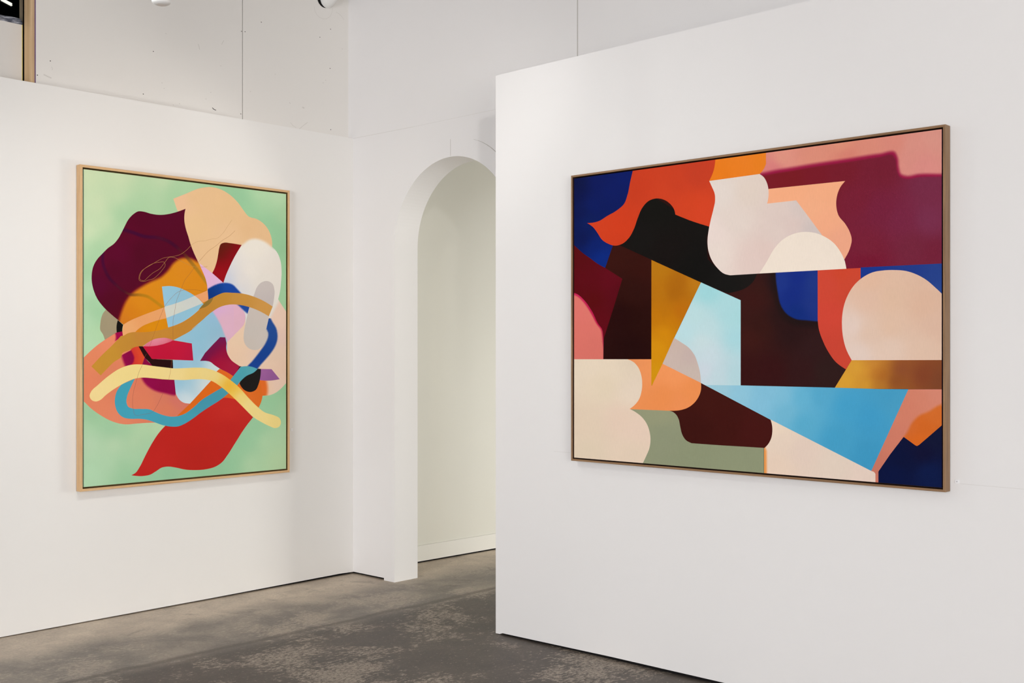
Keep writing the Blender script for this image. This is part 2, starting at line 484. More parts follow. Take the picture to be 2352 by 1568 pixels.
# ---- floor
def floor_material():
    m, nt, b = new_mat('worn_concrete')
    L = nt.links
    tc = N(nt, 'ShaderNodeTexCoord')
    sep = N(nt, 'ShaderNodeSeparateXYZ'); L.new(tc.outputs['Object'], sep.inputs[0])
    def noise(scale, detail, rough=.55, dist=0.0, stretch=(1, 1, 1)):
        mp = N(nt, 'ShaderNodeMapping'); mp.inputs['Scale'].default_value = stretch
        L.new(tc.outputs['Object'], mp.inputs[0])
        n = N(nt, 'ShaderNodeTexNoise'); n.inputs['Scale'].default_value = scale; n.inputs['Detail'].default_value = detail
        n.inputs['Roughness'].default_value = rough; n.inputs['Distortion'].default_value = dist
        L.new(mp.outputs[0], n.inputs['Vector']); return n.outputs['Fac']
    def mth(op, a, c, clamp=False):
        n = N(nt, 'ShaderNodeMath', operation=op, use_clamp=clamp)
        for i, v in enumerate((a, c)):
            if isinstance(v, (int, float)): n.inputs[i].default_value = v
            else: L.new(v, n.inputs[i])
        return n.outputs[0]
    def ss(v, lo, hi, t0=0.0, t1=1.0):
        n = N(nt, 'ShaderNodeMapRange', interpolation_type='SMOOTHSTEP')
        n.inputs['From Min'].default_value = lo; n.inputs['From Max'].default_value = hi
        n.inputs['To Min'].default_value = t0; n.inputs['To Max'].default_value = t1
        L.new(v, n.inputs['Value']); return n.outputs[0]
    def mix(f, a, c):
        n = N(nt, 'ShaderNodeMix', data_type='RGBA')
        if isinstance(f, (int, float)): n.inputs[0].default_value = f
        else: L.new(f, n.inputs[0])
        for i, v in ((6, a), (7, c)):
            if isinstance(v, tuple): n.inputs[i].default_value = (*v, 1)
            else: L.new(v, n.inputs[i])
        return n.outputs[2]
    u = sep.outputs['Y']                           # metres from the left partition
    big = noise(1.1, 5); mid = noise(3.2, 8, .62, .3); fine = noise(34, 9, .75, .2, (.75, 1.15, 1)); speck = noise(85, 6, .75, 0, (.6, 1.3, 1))
    edge = mth('ADD', u, mth('MULTIPLY', mth('SUBTRACT', big, 0.5), 0.55))
    # three tones: bare strip by the wall, grey zone, dark sealed zone
    tan = mix(ss(mid, .35, .68), hexlin('#B3A595'), hexlin('#D2C3B0'))
    grey = mix(ss(mid, .32, .68), hexlin('#7A736C'), hexlin('#A0968A'))
    dark = mix(ss(mid, .3, .7), hexlin('#544D48'), hexlin('#6B635C'))
    c = mix(ss(edge, .26, .62), tan, grey)
    # the old slab joint, slightly wandering
    wander = mth('ADD', u, mth('MULTIPLY', mth('SUBTRACT', noise(2.6, 4), 0.5), 0.10))
    dk = ss(wander, 1.02, 1.20)
    c = mix(dk, c, dark)
    # worn patches in the sealed zone
    band = noise(1.7, 3, .5, .2)
    pm = mth('ADD', mth('MULTIPLY', mid, 0.42), mth('ADD', mth('MULTIPLY', fine, 0.62), mth('MULTIPLY', band, 0.55)))
    worn = mth('MULTIPLY', ss(pm, .805, .86), ss(noise(62, 7, .8, .3, (.7, 1.25, 1)), .455, .52, .12, 1.0))
    flecks = ss(mth('ADD', mth('MULTIPLY', speck, .55), mth('MULTIPLY', fine, .45)), .565, .60)
    wm = mth('MAXIMUM', worn, mth('MULTIPLY', flecks, .85))
    wm = mth('MULTIPLY', wm, ss(u, .15, .9, .35, 1.0))
    c = mix(mth('MULTIPLY', wm, .80), c, hexlin('#B8AA9B'))
    grit = N(nt, 'ShaderNodeMix', data_type='RGBA', blend_type='MULTIPLY'); grit.inputs[0].default_value = 1
    L.new(c, grit.inputs[6]); gv = ss(noise(60, 8, .8), .35, .65, .86, 1.12)
    cmb = N(nt, 'ShaderNodeCombineColor')
    for k_ in range(3): L.new(gv, cmb.inputs[k_])
    L.new(cmb.outputs[0], grit.inputs[7]); c = grit.outputs[2]
    # dark dirt in the grey zone
    dirt = mth('MULTIPLY', ss(noise(5.5, 8, .7, .5), .56, .66), .28)
    c = mix(dirt, c, hexlin('#4A4540'))
    # joint line
    jl = ss(mth('ABSOLUTE', mth('SUBTRACT', wander, 1.06), 0), .004, .05, .55, 0.0)
    c = mix(jl, c, hexlin('#4B443E'))
    # pits
    pit = ss(noise(55, 3, .6), .27, .24, 0, .7)
    c = mix(pit, c, hexlin('#2E2926'))
    L.new(c, b.inputs['Base Color'])
    r = N(nt, 'ShaderNodeMapRange'); r.inputs['To Min'].default_value = .42; r.inputs['To Max'].default_value = .68
    L.new(mid, r.inputs['Value']); L.new(r.outputs[0], b.inputs['Roughness'])
    b.inputs['Specular IOR Level'].default_value = .35
    bp = N(nt, 'ShaderNodeBump'); bp.inputs['Strength'].default_value = .35; bp.inputs['Distance'].default_value = .004
    h = mth('ADD', mth('MULTIPLY', worn, -.4), mth('MULTIPLY', fine, 1.0))
    L.new(h, bp.inputs['Height']); L.new(bp.outputs[0], b.inputs['Normal'])
    return m


bm = bmesh.new()
quad(bm, [(-9, -3, 0), (9.5, -3, 0), (9.5, 13, 0), (-9, 13, 0)])
# local x along the left partition, local y = distance in front of it
fm = Matrix(((PL.d[0], PL.n[0], 0, PL.p[0]), (PL.d[1], PL.n[1], 0, PL.p[1]), (0, 0, 1, 0), (0, 0, 0, 1)))
struct('floor', bm, floor_material(), fm)

# ---- left partition (hangs a finger's width above the uneven slab)
LEN_L = 2.4334                                # along PL from its origin to the corner
bm = bmesh.new()
vs = []
zt0, zt1 = 3.037, 3.041
prof = [(-7.0, .004), (-0.3, .004), (1.3, .010), (2.32, .018), (LEN_L, .014)]
n = len(prof)
fr, bk = [], []
for y, dst in ((0, fr), (WT, bk)):
    for a, z in prof: dst.append(bm.verts.new((a, y, z)))
    dst.append(bm.verts.new((LEN_L, y, zt1))); dst.append(bm.verts.new((-7.0, y, zt0)))
bm.faces.new(fr); bm.faces.new(bk[::-1])
for i in range(len(fr)):
    j = (i + 1) % len(fr); bm.faces.new([fr[i], fr[j], bk[j], bk[i]])
box(bm, -7, LEN_L, .03, WT, -.01, .03, 1)
struct('wall_left', bm, [M_WALL, M_DARK], hL)

# ---- upper wall: drywall sheets with open joints
def s_up(px, py=100, off=-WT): return PL.hit(px, py, off)[0]
aJ = s_up(557.2); aE = s_up(82.2); BK = WT + .013 + .0005 + .089 + .001; aP = s_up(51.8, 100, -BK)
bm = bmesh.new()
SH = .013
box(bm, aE, aJ - .0028, WT, WT + SH, 2.9, CEIL, 0)
box(bm, aJ + .0028, LEN_L + .02, WT, WT + SH, 2.9, CEIL, 0)
box(bm, aE - .001, aE, WT, WT + SH, 2.9, CEIL, 1)                         # cut paper edge
box(bm, aE + .06, LEN_L + .02, WT + SH + .002, WT + SH + .03, 2.9, CEIL, 2)
def scuff(pts, w, mi):
    c = [PL.hit(x, y, -WT) for x, y in pts]
    for (x0, z0), (x1, z1) in zip(c[:-1], c[1:]):
        dx, dz = x1 - x0, z1 - z0; l = math.hypot(dx, dz) + 1e-9; nx, nz = -dz / l * w / 2, dx / l * w / 2
        y = WT - .0008
        quad(bm, [(x0 + nx, y, z0 + nz), (x1 + nx, y, z1 + nz), (x1 - nx, y, z1 - nz), (x0 - nx, y, z0 - nz)], mi)
for x, y in ((600, 51), (759, 67), (734.6, 85.6), (352, 118), (115.5, 140), (85.8, 172.6), (329, 216), (758, 157),
             (759.4, 297.6), (554.4, 72), (562.7, 72.8), (553, 261.5)):   # screw holes
    a, z = PL.hit(x, y, -WT); r = .0030; yy = WT - .0009
    f = bm.faces.new([bm.verts.new((a + 1.25 * r * math.cos(t), yy, z + r * math.sin(t))) for t in [k * math.pi / 4 for k in range(8)]]); f.material_index = 3
scuff([(487.5, 247.2), (490, 250.2), (493, 252), (496, 252.8)], .0045, 3)
scuff([(667, 281), (672, 288), (680, 293)], .003, 4); scuff([(706.5, 280.8), (697, 288), (687.5, 296)], .004, 4)
scuff([(455, 101), (457, 107), (458.5, 114)], .005, 4); scuff([(514, 93), (511, 98), (509, 102)], .004, 4)
scuff([(100, 171), (109, 175.5), (118, 179.5)], .008, 4); scuff([(118.6, 153), (120.5, 158), (119.5, 161)], .003, 4)
scuff([(664.5, 235), (667, 238)], .006, 4); scuff([(694, 246.5), (699, 248)], .010, 4)
scuff([(722, 15), (723, 25), (727, 33), (734, 40), (742, 43.5), (750, 43), (758, 38), (762.5, 28), (763.5, 18)], .0022, 4)
scuff([(772, 28), (779, 32), (786, 39), (790, 46)], .0025, 4)
for x, y in ((381, 77), (507, 151), (484, 212), (473, 227), (632, 170), (575, 210), (398, 241), (412, 238), (372, 190), (377, 203), (748, 184), (742, 190), (786, 112)):
    scuff([(x - 1.2, y), (x + 1.2, y + .5)], .005, 4)
struct('wall_upper', bm, [M_UPPER, M_PURP, M_DARK, M_MARK, M_SMUDGE], hL)

# lower sheet left of the opening, with its yellow paper edge
zp0 = PL.hit(0, 49, -BK)[1]; zp1 = PL.hit(51.8, 57.3, -BK)[1]
bm = bmesh.new()
for y0, y1, x0, x1, mi in ((BK, BK + SH, -5, aP, 0), (BK - .0006, BK, aP - .0045, aP, 1)):
    zl = zp0 if x0 < -4 else zp1
    pts = [(x0, 2.9), (x1, 2.9), (x1, zp1), (x0, zl)]
    f0 = [bm.verts.new((x, y0, z)) for x, z in pts]; f1 = [bm.verts.new((x, y1, z)) for x, z in pts]
    for q in (f0, f1[::-1]): bm.faces.new(q).material_index = mi
    for i in range(4): bm.faces.new([f0[i], f0[(i + 1) % 4], f1[(i + 1) % 4], f1[i]]).material_index = mi
struct('wall_upper_left', bm, [M_UPPER, M_YEL], hL)

# stud in the opening
def stud(name, label, x0, x1, y0, y1, z0, z1, mat, cat):
    bm = bmesh.new(); uvl = bm.loops.layers.uv.new('UVMap')
    box(bm, x0, x1, y0, y1, z0, z1)
    bmesh.ops.bevel(bm, geom=list(bm.edges), offset=.002, segments=2, affect='EDGES')
    for f in bm.faces:
        for l in f.loops:
            c = l.vert.co; l[uvl].uv = (c.z, (c.x - x0) + (c.y - y0) * 1.0)
    o = link(name, bm, mat, hL); o['label'] = label; o['category'] = cat
    return o
y0 = WT + SH + .0005
xs = PL.hit(71.2, 100, -y0)[0]
stud('wooden_stud', 'pale pine stud standing in the gap between drywall sheets, top left', xs, xs + .038, y0, y0 + .089, 2.86, CEIL - .001, M_STUD, 'wooden post')
yb = WT + .26
xb = PL.hit(53.0, 100, -yb)[0]
stud('wooden_batten', 'thin weathered batten upright behind the pine stud, beside the dark opening', PL.hit(47.6, 50, -yb)[0], xb, yb, yb + .02, 2.86, CEIL - .001,
     wood('weathered_wood', hexlin('#6E604C'), hexlin('#8A7C66'), hexlin('#A09078'), .8), 'batten')

# dark loft behind the opening
M_LOFT = plain('dark_loft', (0.010, 0.010, 0.011), 0.95, 0.05)
bm = bmesh.new()
X0, X1, Y0, Y1, Z0, Z1 = -5.2, LEN_L + .5, WT + SH + .2, 5.0, 2.7, CEIL
quad(bm, [(X0, Y1, Z0), (X1, Y1, Z0), (X1, Y1, Z1), (X0, Y1, Z1)])
quad(bm, [(X0, Y0 - .19, Z0), (X0, Y1, Z0), (X0, Y1, Z1), (X0, Y0 - .19, Z1)])
quad(bm, [(X1, Y0, Z0), (X1, Y1, Z0), (X1, Y1, Z1), (X1, Y0, Z1)])
quad(bm, [(X0, WT + SH + .02, Z0), (X1, WT + SH + .02, Z0), (X1, Y1, Z0), (X0, Y1, Z0)])
quad(bm, [(X0, Y0 - .19, Z1 - .002), (X1, Y0 - .19, Z1 - .002), (X1, Y1, Z1 - .002), (X0, Y1, Z1 - .002)])
struct('wall_loft', bm, M_LOFT, hL)

# crumpled plastic sheet lying along the top of the left sheet
m, nt, b = new_mat('plastic_sheet')
tc = N(nt, 'ShaderNodeTexCoord'); mp = N(nt, 'ShaderNodeMapping'); mp.inputs['Scale'].default_value = (14, 14, 60); mp.inputs['Rotation'].default_value = (0, .9, 0)
nt.links.new(tc.outputs['Object'], mp.inputs[0])
nn = N(nt, 'ShaderNodeTexNoise'); nn.inputs['Scale'].default_value = 1.4; nn.inputs['Detail'].default_value = 6
nt.links.new(mp.outputs[0], nn.inputs['Vector'])
rr = N(nt, 'ShaderNodeValToRGB'); rr.color_ramp.elements[0].position = .42; rr.color_ramp.elements[0].color = (.10, .105, .14, 1)
rr.color_ramp.elements[1].position = .68; rr.color_ramp.elements[1].color = (.62, .63, .70, 1)
nt.links.new(nn.outputs['Fac'], rr.inputs[0]); nt.links.new(rr.outputs[0], b.inputs['Base Color'])
b.inputs['Roughness'].default_value = .3
M_PLASTIC = m
bm = bmesh.new()
yS = WT + .17
zt_a = PL.hit(0, 31, -yS)[1]; zt_b = PL.hit(47, 44, -yS)[1]; xa = PL.hit(0, 31, -yS)[0]; xbb = PL.hit(48, 44, -yS)[0]
nx, nz = 60, 10; grid = []
for i in range(nx + 1):
    row = []
    for j in range(nz + 1):
        x = -2.2 + (xbb + 2.2) * i / nx; top = zt_b + (zt_a - zt_b) * (xbb - x) / (xbb - xa)
        top = min(top, zt_a + .12)
        z = zp1 - .18 + (top - zp1 + .18) * j / nz
        y = yS + .018 * math.sin(i * 1.3 + j * .9) + .01 * math.sin(i * .37 - j * 2.1) + random.uniform(-.004, .004)
        row.append(bm.verts.new((x, y, z)))
    grid.append(row)
for i in range(nx):
    for j in range(nz): bm.faces.new([grid[i][j], grid[i + 1][j], grid[i + 1][j + 1], grid[i][j + 1]])
o = link('plastic_sheet', bm, M_PLASTIC, hL, smooth=True)
o.modifiers.new('thick', 'SOLIDIFY').thickness = .001
o['label'] = 'grey-blue crumpled plastic sheet lying behind the top left wall panel'; o['category'] = 'plastic sheet'

m, nt, b = new_mat('streak_glow'); b.inputs['Base Color'].default_value = (.9, .9, .85, 1)
b.inputs['Emission Color'].default_value = (1, 1, .9, 1); b.inputs['Emission Strength'].default_value = .8; M_STREAK = m
# glowing bar made up to give a bright streak in the dark
yl = 1.6
a_, z_ = PL.hit(17, 4, -yl)
a2_, z2_ = PL.hit(24.5, 8, -yl)
t = thing('bright_streak', 'short slanting white glowing bar standing in for a bright streak in the dark top left opening', 'glowing bar',
          PL.matrix(a_, z_, -yl) @ Matrix.Rotation(math.atan2(-(z2_ - z_), a2_ - a_), 4, 'Y'))
bm = bmesh.new(); box(bm, -.035, .035, 0, .02, -.008, .008); bevel(bm, .003); link('glow_bar', bm, M_STREAK, parent=t)
bm = bmesh.new(); box(bm, -.05, .05, .02, .04, -.016, .016); bevel(bm, .003); link('glow_bar_back', bm, M_LOFT, parent=t)

# ---- wall with the arch
CS, ZC, R = .9765, 2.258, .5412
TH = .21
bm = bmesh.new()
A0, A1 = -WT - .03, 7.0
def wall_piece(x0, x1, z0, z1):
    box(bm, x0, x1, 0, TH, z0, z1)
zb = .016
wall_piece(A0, .328, zb, CEIL)
jl = CS - R; jr = CS + R
wall_piece(.328, jl, 0, CEIL)
wall_piece(jr, A1, 0, CEIL)
K = 72
for i in range(K):
    t0, t1 = math.pi - math.pi * i / K, math.pi - math.pi * (i + 1) / K
    x0, z0, x1, z1 = CS + R * math.cos(t0), ZC + R * math.sin(t0), CS + R * math.cos(t1), ZC + R * math.sin(t1)
    for y in (0, TH): quad(bm, [(x0, y, z0), (x1, y, z1), (x1, y, CEIL), (x0, y, CEIL)])
    quad(bm, [(x0, 0, z0), (x1, 0, z1), (x1, TH, z1), (x0, TH, z0)])
bmesh.ops.remove_doubles(bm, verts=bm.verts, dist=1e-5)
box(bm, A0, .33, .03, .05, -.01, .03, 1)
# hairline joints: top of the lower lining, above the crown and around the arch, and the upper sheet joint
def line_a(x0, z0, x1, z1, w, mi):
    dx, dz = x1 - x0, z1 - z0; l = math.hypot(dx, dz); nx, nz = -dz / l * w / 2, dx / l * w / 2; y = -.0006
    quad(bm, [(x0 + nx, y, z0 + nz), (x1 + nx, y, z1 + nz), (x1 - nx, y, z1 - nz), (x0 - nx, y, z0 - nz)], mi)
def pa(px, py): return PA.hit(px, py)
line_a(*pa(811.5, 318), *pa(950, 291), .0035, 3); line_a(*pa(950, 291), *pa(1140, 251), .0018, 3)
line_a(*pa(1035, 319.5), *pa(1035, 358), .0035, 2)
ap = [pa(*p) for p in ((1088, 320), (1098, 322.5), (1108, 326.5), (1118, 332), (1128, 338.8), (1138, 347.5), (1148, 357.5))]
for i, (p, q) in enumerate(zip(ap[:-1], ap[1:])): line_a(*p, *q, .0015 + .0009 * i, 2)
x = pa(1326.6, 60)[0]; line_a(x, 3.0, x, CEIL, .007, 2)
struct('wall_back', bm, [M_WALL_R, M_DARK, M_JOINT, M_FAINT], hA)

# ---- right partition
bm = bmesh.new()
RA1 = 6.5
zr0, zr1 = 3.069, 3.084
pts = [(0, .004), (0.03, .004), (0.05, .012), (.8, .02), (RA1, .02), (RA1, zr1 + .03), (1.9, zr1), (0, zr0)]
f0 = [bm.verts.new((a, 0, z)) for a, z in pts]; f1 = [bm.verts.new((a, .12, z)) for a, z in pts]
bm.faces.new(f0); bm.faces.new(f1[::-1])
for i in range(len(pts)): bm.faces.new([f0[i], f0[(i + 1) % len(pts)], f1[(i + 1) % len(pts)], f1[i]])
box(bm, 0.035, RA1, .025, .09, -.01, .03, 1)
# faint sheet joint at four feet-ish height either side of the picture
def line_r(p, q, w, mi):
    (x0, z0), (x1, z1) = PR.hit(*p), PR.hit(*q)
    dx, dz = x1 - x0, z1 - z0; l = math.hypot(dx, dz); nx, nz = -dz / l * w / 2, dx / l * w / 2; y = -.0006
    quad(bm, [(x0 + nx, y, z0 + nz), (x1 + nx, y, z1 + nz), (x1 - nx, y, z1 - nz), (x0 - nx, y, z0 - nz)], mi)
line_r((1272, 1036), (1311, 1039.5), .0018, 2); line_r((2205, 1110.5), (2352, 1123), .0018, 2)
struct('wall_right', bm, [M_WALL_R, M_DARK, M_FAINT], hR)

# ---- hallway behind the arch
hH = PH.matrix()
bm = bmesh.new(); box(bm, -.46, 5, 0, .1, .0, 3.5)
hall_wall = struct('wall_hall', bm, M_HALL, hH)
bm = bmesh.new()
box(bm, -.42, 5, -.018, 0, .012, .126)
bmesh.ops.bevel(bm, geom=[e for e in bm.edges if abs(e.verts[0].co.z - .126) < 1e-5 and abs(e.verts[1].co.z - .126) < 1e-5], offset=.003, segments=2, affect='EDGES')
box(bm, -.42, 5, -.006, 0, 0, .013, 1)
struct('baseboard_hall', bm, [wall_paint('baseboard_paint', (.80, .79, .75)), M_DARK], hH)
bm = bmesh.new(); box(bm, .03, 4.3, 4.6, 4.7, 0, 3.5); struct('wall_hall_end', bm, M_HALL, hA)
bm = bmesh.new(); box(bm, 4.2, 4.3, TH, 4.7, 0, 3.5); struct('wall_hall_right', bm, M_HALL, hA)
bm = bmesh.new(); box(bm, -.1, 4.3, TH, 4.7, 3.2, 3.3); struct('ceiling_hall', bm, M_CEIL, hA)

# ---- rest of the gallery: ceiling, far walls (behind and beside the photographer)
bm = bmesh.new(); box(bm, -9, 9, -7, 12, CEIL, CEIL + .1)
struct('ceiling', bm, M_CEIL)
bm = bmesh.new(); box(bm, -9, 9, -6.1, -6.0, 0, CEIL); struct('wall_rear', bm, M_ROOM)
bm = bmesh.new(); box(bm, 5.6, 5.7, -6, 5, 0, CEIL); struct('wall_far_right', bm, M_ROOM)
bm = bmesh.new(); box(bm, -7.6, -7.5, -6, 3, 0, CEIL); struct('wall_far_left', bm, M_ROOM)

# ================================================================== fixtures
# pipe stub that bends into a hole in the upper wall
def tube(bm, path, r, seg=24, mi=0, cap=True):
    rings = []
    for i, p in enumerate(path):
        p = Vector(p); a = Vector(path[max(i - 1, 0)]); c = Vector(path[min(i + 1, len(path) - 1)])
        t = (c - a).normalized(); u = t.orthogonal().normalized() if i == 0 else (u - t * u.dot(t)).normalized()
        v = t.cross(u); rad = r[i] if isinstance(r, list) else r
        rings.append([bm.verts.new(p + (u * math.cos(k * 2 * math.pi / seg) + v * math.sin(k * 2 * math.pi / seg)) * rad) for k in range(seg)])
    for a, c in zip(rings[:-1], rings[1:]):
        for k in range(seg): f = bm.faces.new([a[k], a[(k + 1) % seg], c[(k + 1) % seg], c[k]]); f.material_index = mi
    if cap:
        bm.faces.new(rings[0][::-1]).material_index = mi; bm.faces.new(rings[-1]).material_index = mi
pa_, pz_ = PL.hit(746, 7, -WT)
t = thing('pipe', 'light grey elbow pipe bending into a dark hole in the upper wall', 'pipe', PL.matrix(pa_, pz_, -WT))
RP = .056
bm = bmesh.new(); path = []
for k in range(13):
    th = math.pi / 2 * k / 12; RB = .085
    path.append((.016 + (1 - math.cos(th)) * .01, -RB * (math.sin(th)) + .03, .02 + RB * (1 - math.cos(th))))
path += [(path[-1][0] + .004 * k, path[-1][1], path[-1][2] + .12 * k) for k in range(1, 9)]
tube(bm, path, RP, 32); link('pipe_elbow', bm, M_GREYPIPE, parent=t, smooth=True)
bm = bmesh.new()
bm.faces.new([bm.verts.new((-.004 + .060 * math.cos(k * math.pi / 16), -.0012, .022 + .056 * math.sin(k * math.pi / 16))) for k in range(32)])
link('pipe_hole', bm, M_DARK, parent=t)

# spotlight whose underside hangs into the top of the view
yD = 4.0
r_ = ray(370.5, 11.5); c_ = CAM + r_ * yD
rad = 21.5 / FPX * yD
t = thing('spotlight', 'white round spotlight head hanging into the top edge above the green painting', 'spotlight', Matrix.Translation(Vector(c_)))
bm = bmesh.new(); prof = []
for k in range(9):
    th = math.pi / 2 * k / 8; rc = rad * .62
    prof.append((rad - rc + rc * math.sin(th), rc * (1 - math.cos(th)) * .62))
prof += [(rad, .06), (rad, .13), (rad * .9, .142), (rad * .3, .15)]
seg = 40; rings = []
cv = bm.verts.new((0, 0, 0))
for r0, z0 in prof[0:]:
    if r0 < 1e-4: continue
    rings.append([bm.verts.new((r0 * math.cos(k * 2 * math.pi / seg), r0 * math.sin(k * 2 * math.pi / seg), z0)) for k in range(seg)])
for k in range(seg): bm.faces.new([cv, rings[0][(k + 1) % seg], rings[0][k]])
for a, c in zip(rings[:-1], rings[1:]):
    for k in range(seg): bm.faces.new([a[k], a[(k + 1) % seg], c[(k + 1) % seg], c[k]])
bm.faces.new(rings[-1])
head = link('lamp_head', bm, M_WHITE, parent=t, smooth=True)
bm = bmesh.new(); tube(bm, [(0, 0, .145), (0, 0, CEIL - c_[2])], .008, 12); link('stem', bm, M_WHITE, parent=t, smooth=True)

# little caption cards
def card(px0, py0, px1, py1, plane, label, mark):
    a0, z1 = plane.hit(px0, py0, .003); a1, z0 = plane.hit(px1, py1, .003)
    t = thing('caption_card', label, 'label', plane.matrix(a0, z0, .003), 'caption cards beside the paintings')
    w, h = a1 - a0, z1 - z0
    bm = bmesh.new(); box(bm, 0, w, 0, .003, 0, h); bevel(bm, .0005); link('card', bm, M_CARD, parent=t)
    if mark:
        bm = bmesh.new(); s = h * .2; cx, cz = w * .5, h * .36; y = -.0004
        for (x0, z0_, x1, z1_) in ((-s * .5, 0, 0, s * 1.5), (0, s * 1.5, s * .5, 0), (-s * .3, s * .5, s * .3, s * .5)):
            dx, dz = x1 - x0, z1_ - z0_; l = math.hypot(dx, dz); nx, nz = -dz / l * .0007, dx / l * .0007
            quad(bm, [(cx + x0 + nx, y, cz + z0_ + nz), (cx + x1 + nx, y, cz + z1_ + nz), (cx + x1 - nx, y, cz + z1_ - nz), (cx + x0 - nx, y, cz + z0_ - nz)])
        link('printed_mark', bm, M_INK, parent=t)
card(2193, 1101, 2203, 1110.3, PR, 'tiny white caption card beside the lower right corner of the wide dark painting', True)
card(668, 983.6, 673, 989.6, PL, 'tiny white caption card beside the lower right edge of the green painting', False)

# ================================================================== the paintings
GL, GR = 1.0, 1.0      # paint strength against the light on each wall
left_base = colour_field('A 200,130,#CBDCB5 500,150,#C9DBB4 900,190,#C3DAB3 300,400,#CBDCB6 500,330,#C6DBB4 220,650,#CCDDB8 380,560,#C8DBB5 '
    'A 1050,230,#AED3A8 850,330,#B4D4AC 950,400,#A8CFA4 1000,300,#A4CDA2 720,400,#ACD0A6 600,440,#A6CEA4 560,420,#B2D3AC 480,600,#AFD2A8 420,700,#B2D3AA 520,500,#A0CBA0 '
    'A 330,800,#A8CFA5 250,850,#A4CEA4 215,1000,#A4CEA6 200,1200,#B6D8B6 250,1300,#A4CEA6 300,1400,#9CCAA0 210,1450,#B4D8B4 200,820,#BCDAB2 '
    'A 1500,270,#98C99F 1600,350,#94C69E 1700,440,#9ACBA0 1850,420,#A8D0A6 1950,330,#BCDCB4 1800,300,#B4D8AE 2000,500,#AACFA4 1850,540,#94C69C '
    'A 1950,700,#98C89E 2000,900,#9CCBA0 1930,620,#96C69C 2010,1150,#A0CCA2 2000,1300,#A2CDA2 1970,800,#94C49A '
    'B 200,200,#B6DAB4 300,100,#B4D8AF 400,60,#A6CDA0 190,780,#A6CDA6 300,880,#9FCBA2 250,830,#98C49C 420,980,#9DCAA3 560,1000,#A2CDA5 700,1000,#B3D5AC 850,960,#B9D5AC '
    'B 220,1100,#BAD8B8 450,1120,#BBD7B4 650,1080,#B6D5AE 620,1250,#B0D3AE 560,1350,#A0CDA4 400,1300,#B2D6B2 250,1400,#B4DAB6 200,1000,#AED4AE 740,1120,#A8CFA8 '
    'B 650,1330,#A0CCA4 580,1420,#98C7A0 800,1420,#98C8A2 950,1370,#92C49E 1100,1400,#94C69F 1300,1390,#96C79F 1500,1300,#96C7A0 1560,1230,#9ACAA2 1430,1350,#92C49C '
    'B 1700,1050,#9AC9A2 1620,1100,#94C59E 1760,950,#98C8A0 1850,1100,#B2D4AC 1950,1250,#B6D4A8 1700,1300,#B2D4AC 1990,1050,#B0D2AA 2000,1330,#B2CEA4 '
    'B 1900,700,#9CCAA0 1980,620,#96C59A 1850,780,#9ECCA4 1990,800,#A6CDA4 1850,730,#92C49C 700,1470,#9ECCA6 1100,1440,#A4CEA6', 420.0)
PLUM = 'A 1105,437! 1096,480 1094,545 1105,610 1130,690! 1150,760 1185,850 1225,935 1260,1010 1290,1085 1303,1140! 1312,1275! 1120,1640! 560,1640! 532,1500! 480,1455! 420,1405 350,1338 292,1260 262,1190 244,1110 243,1040 256,970 290,905 340,850 390,800 448,757 490,705 520,650 545,600 580,535 625,487 670,461 722,464 785,482 862,493 940,487 1022,467'
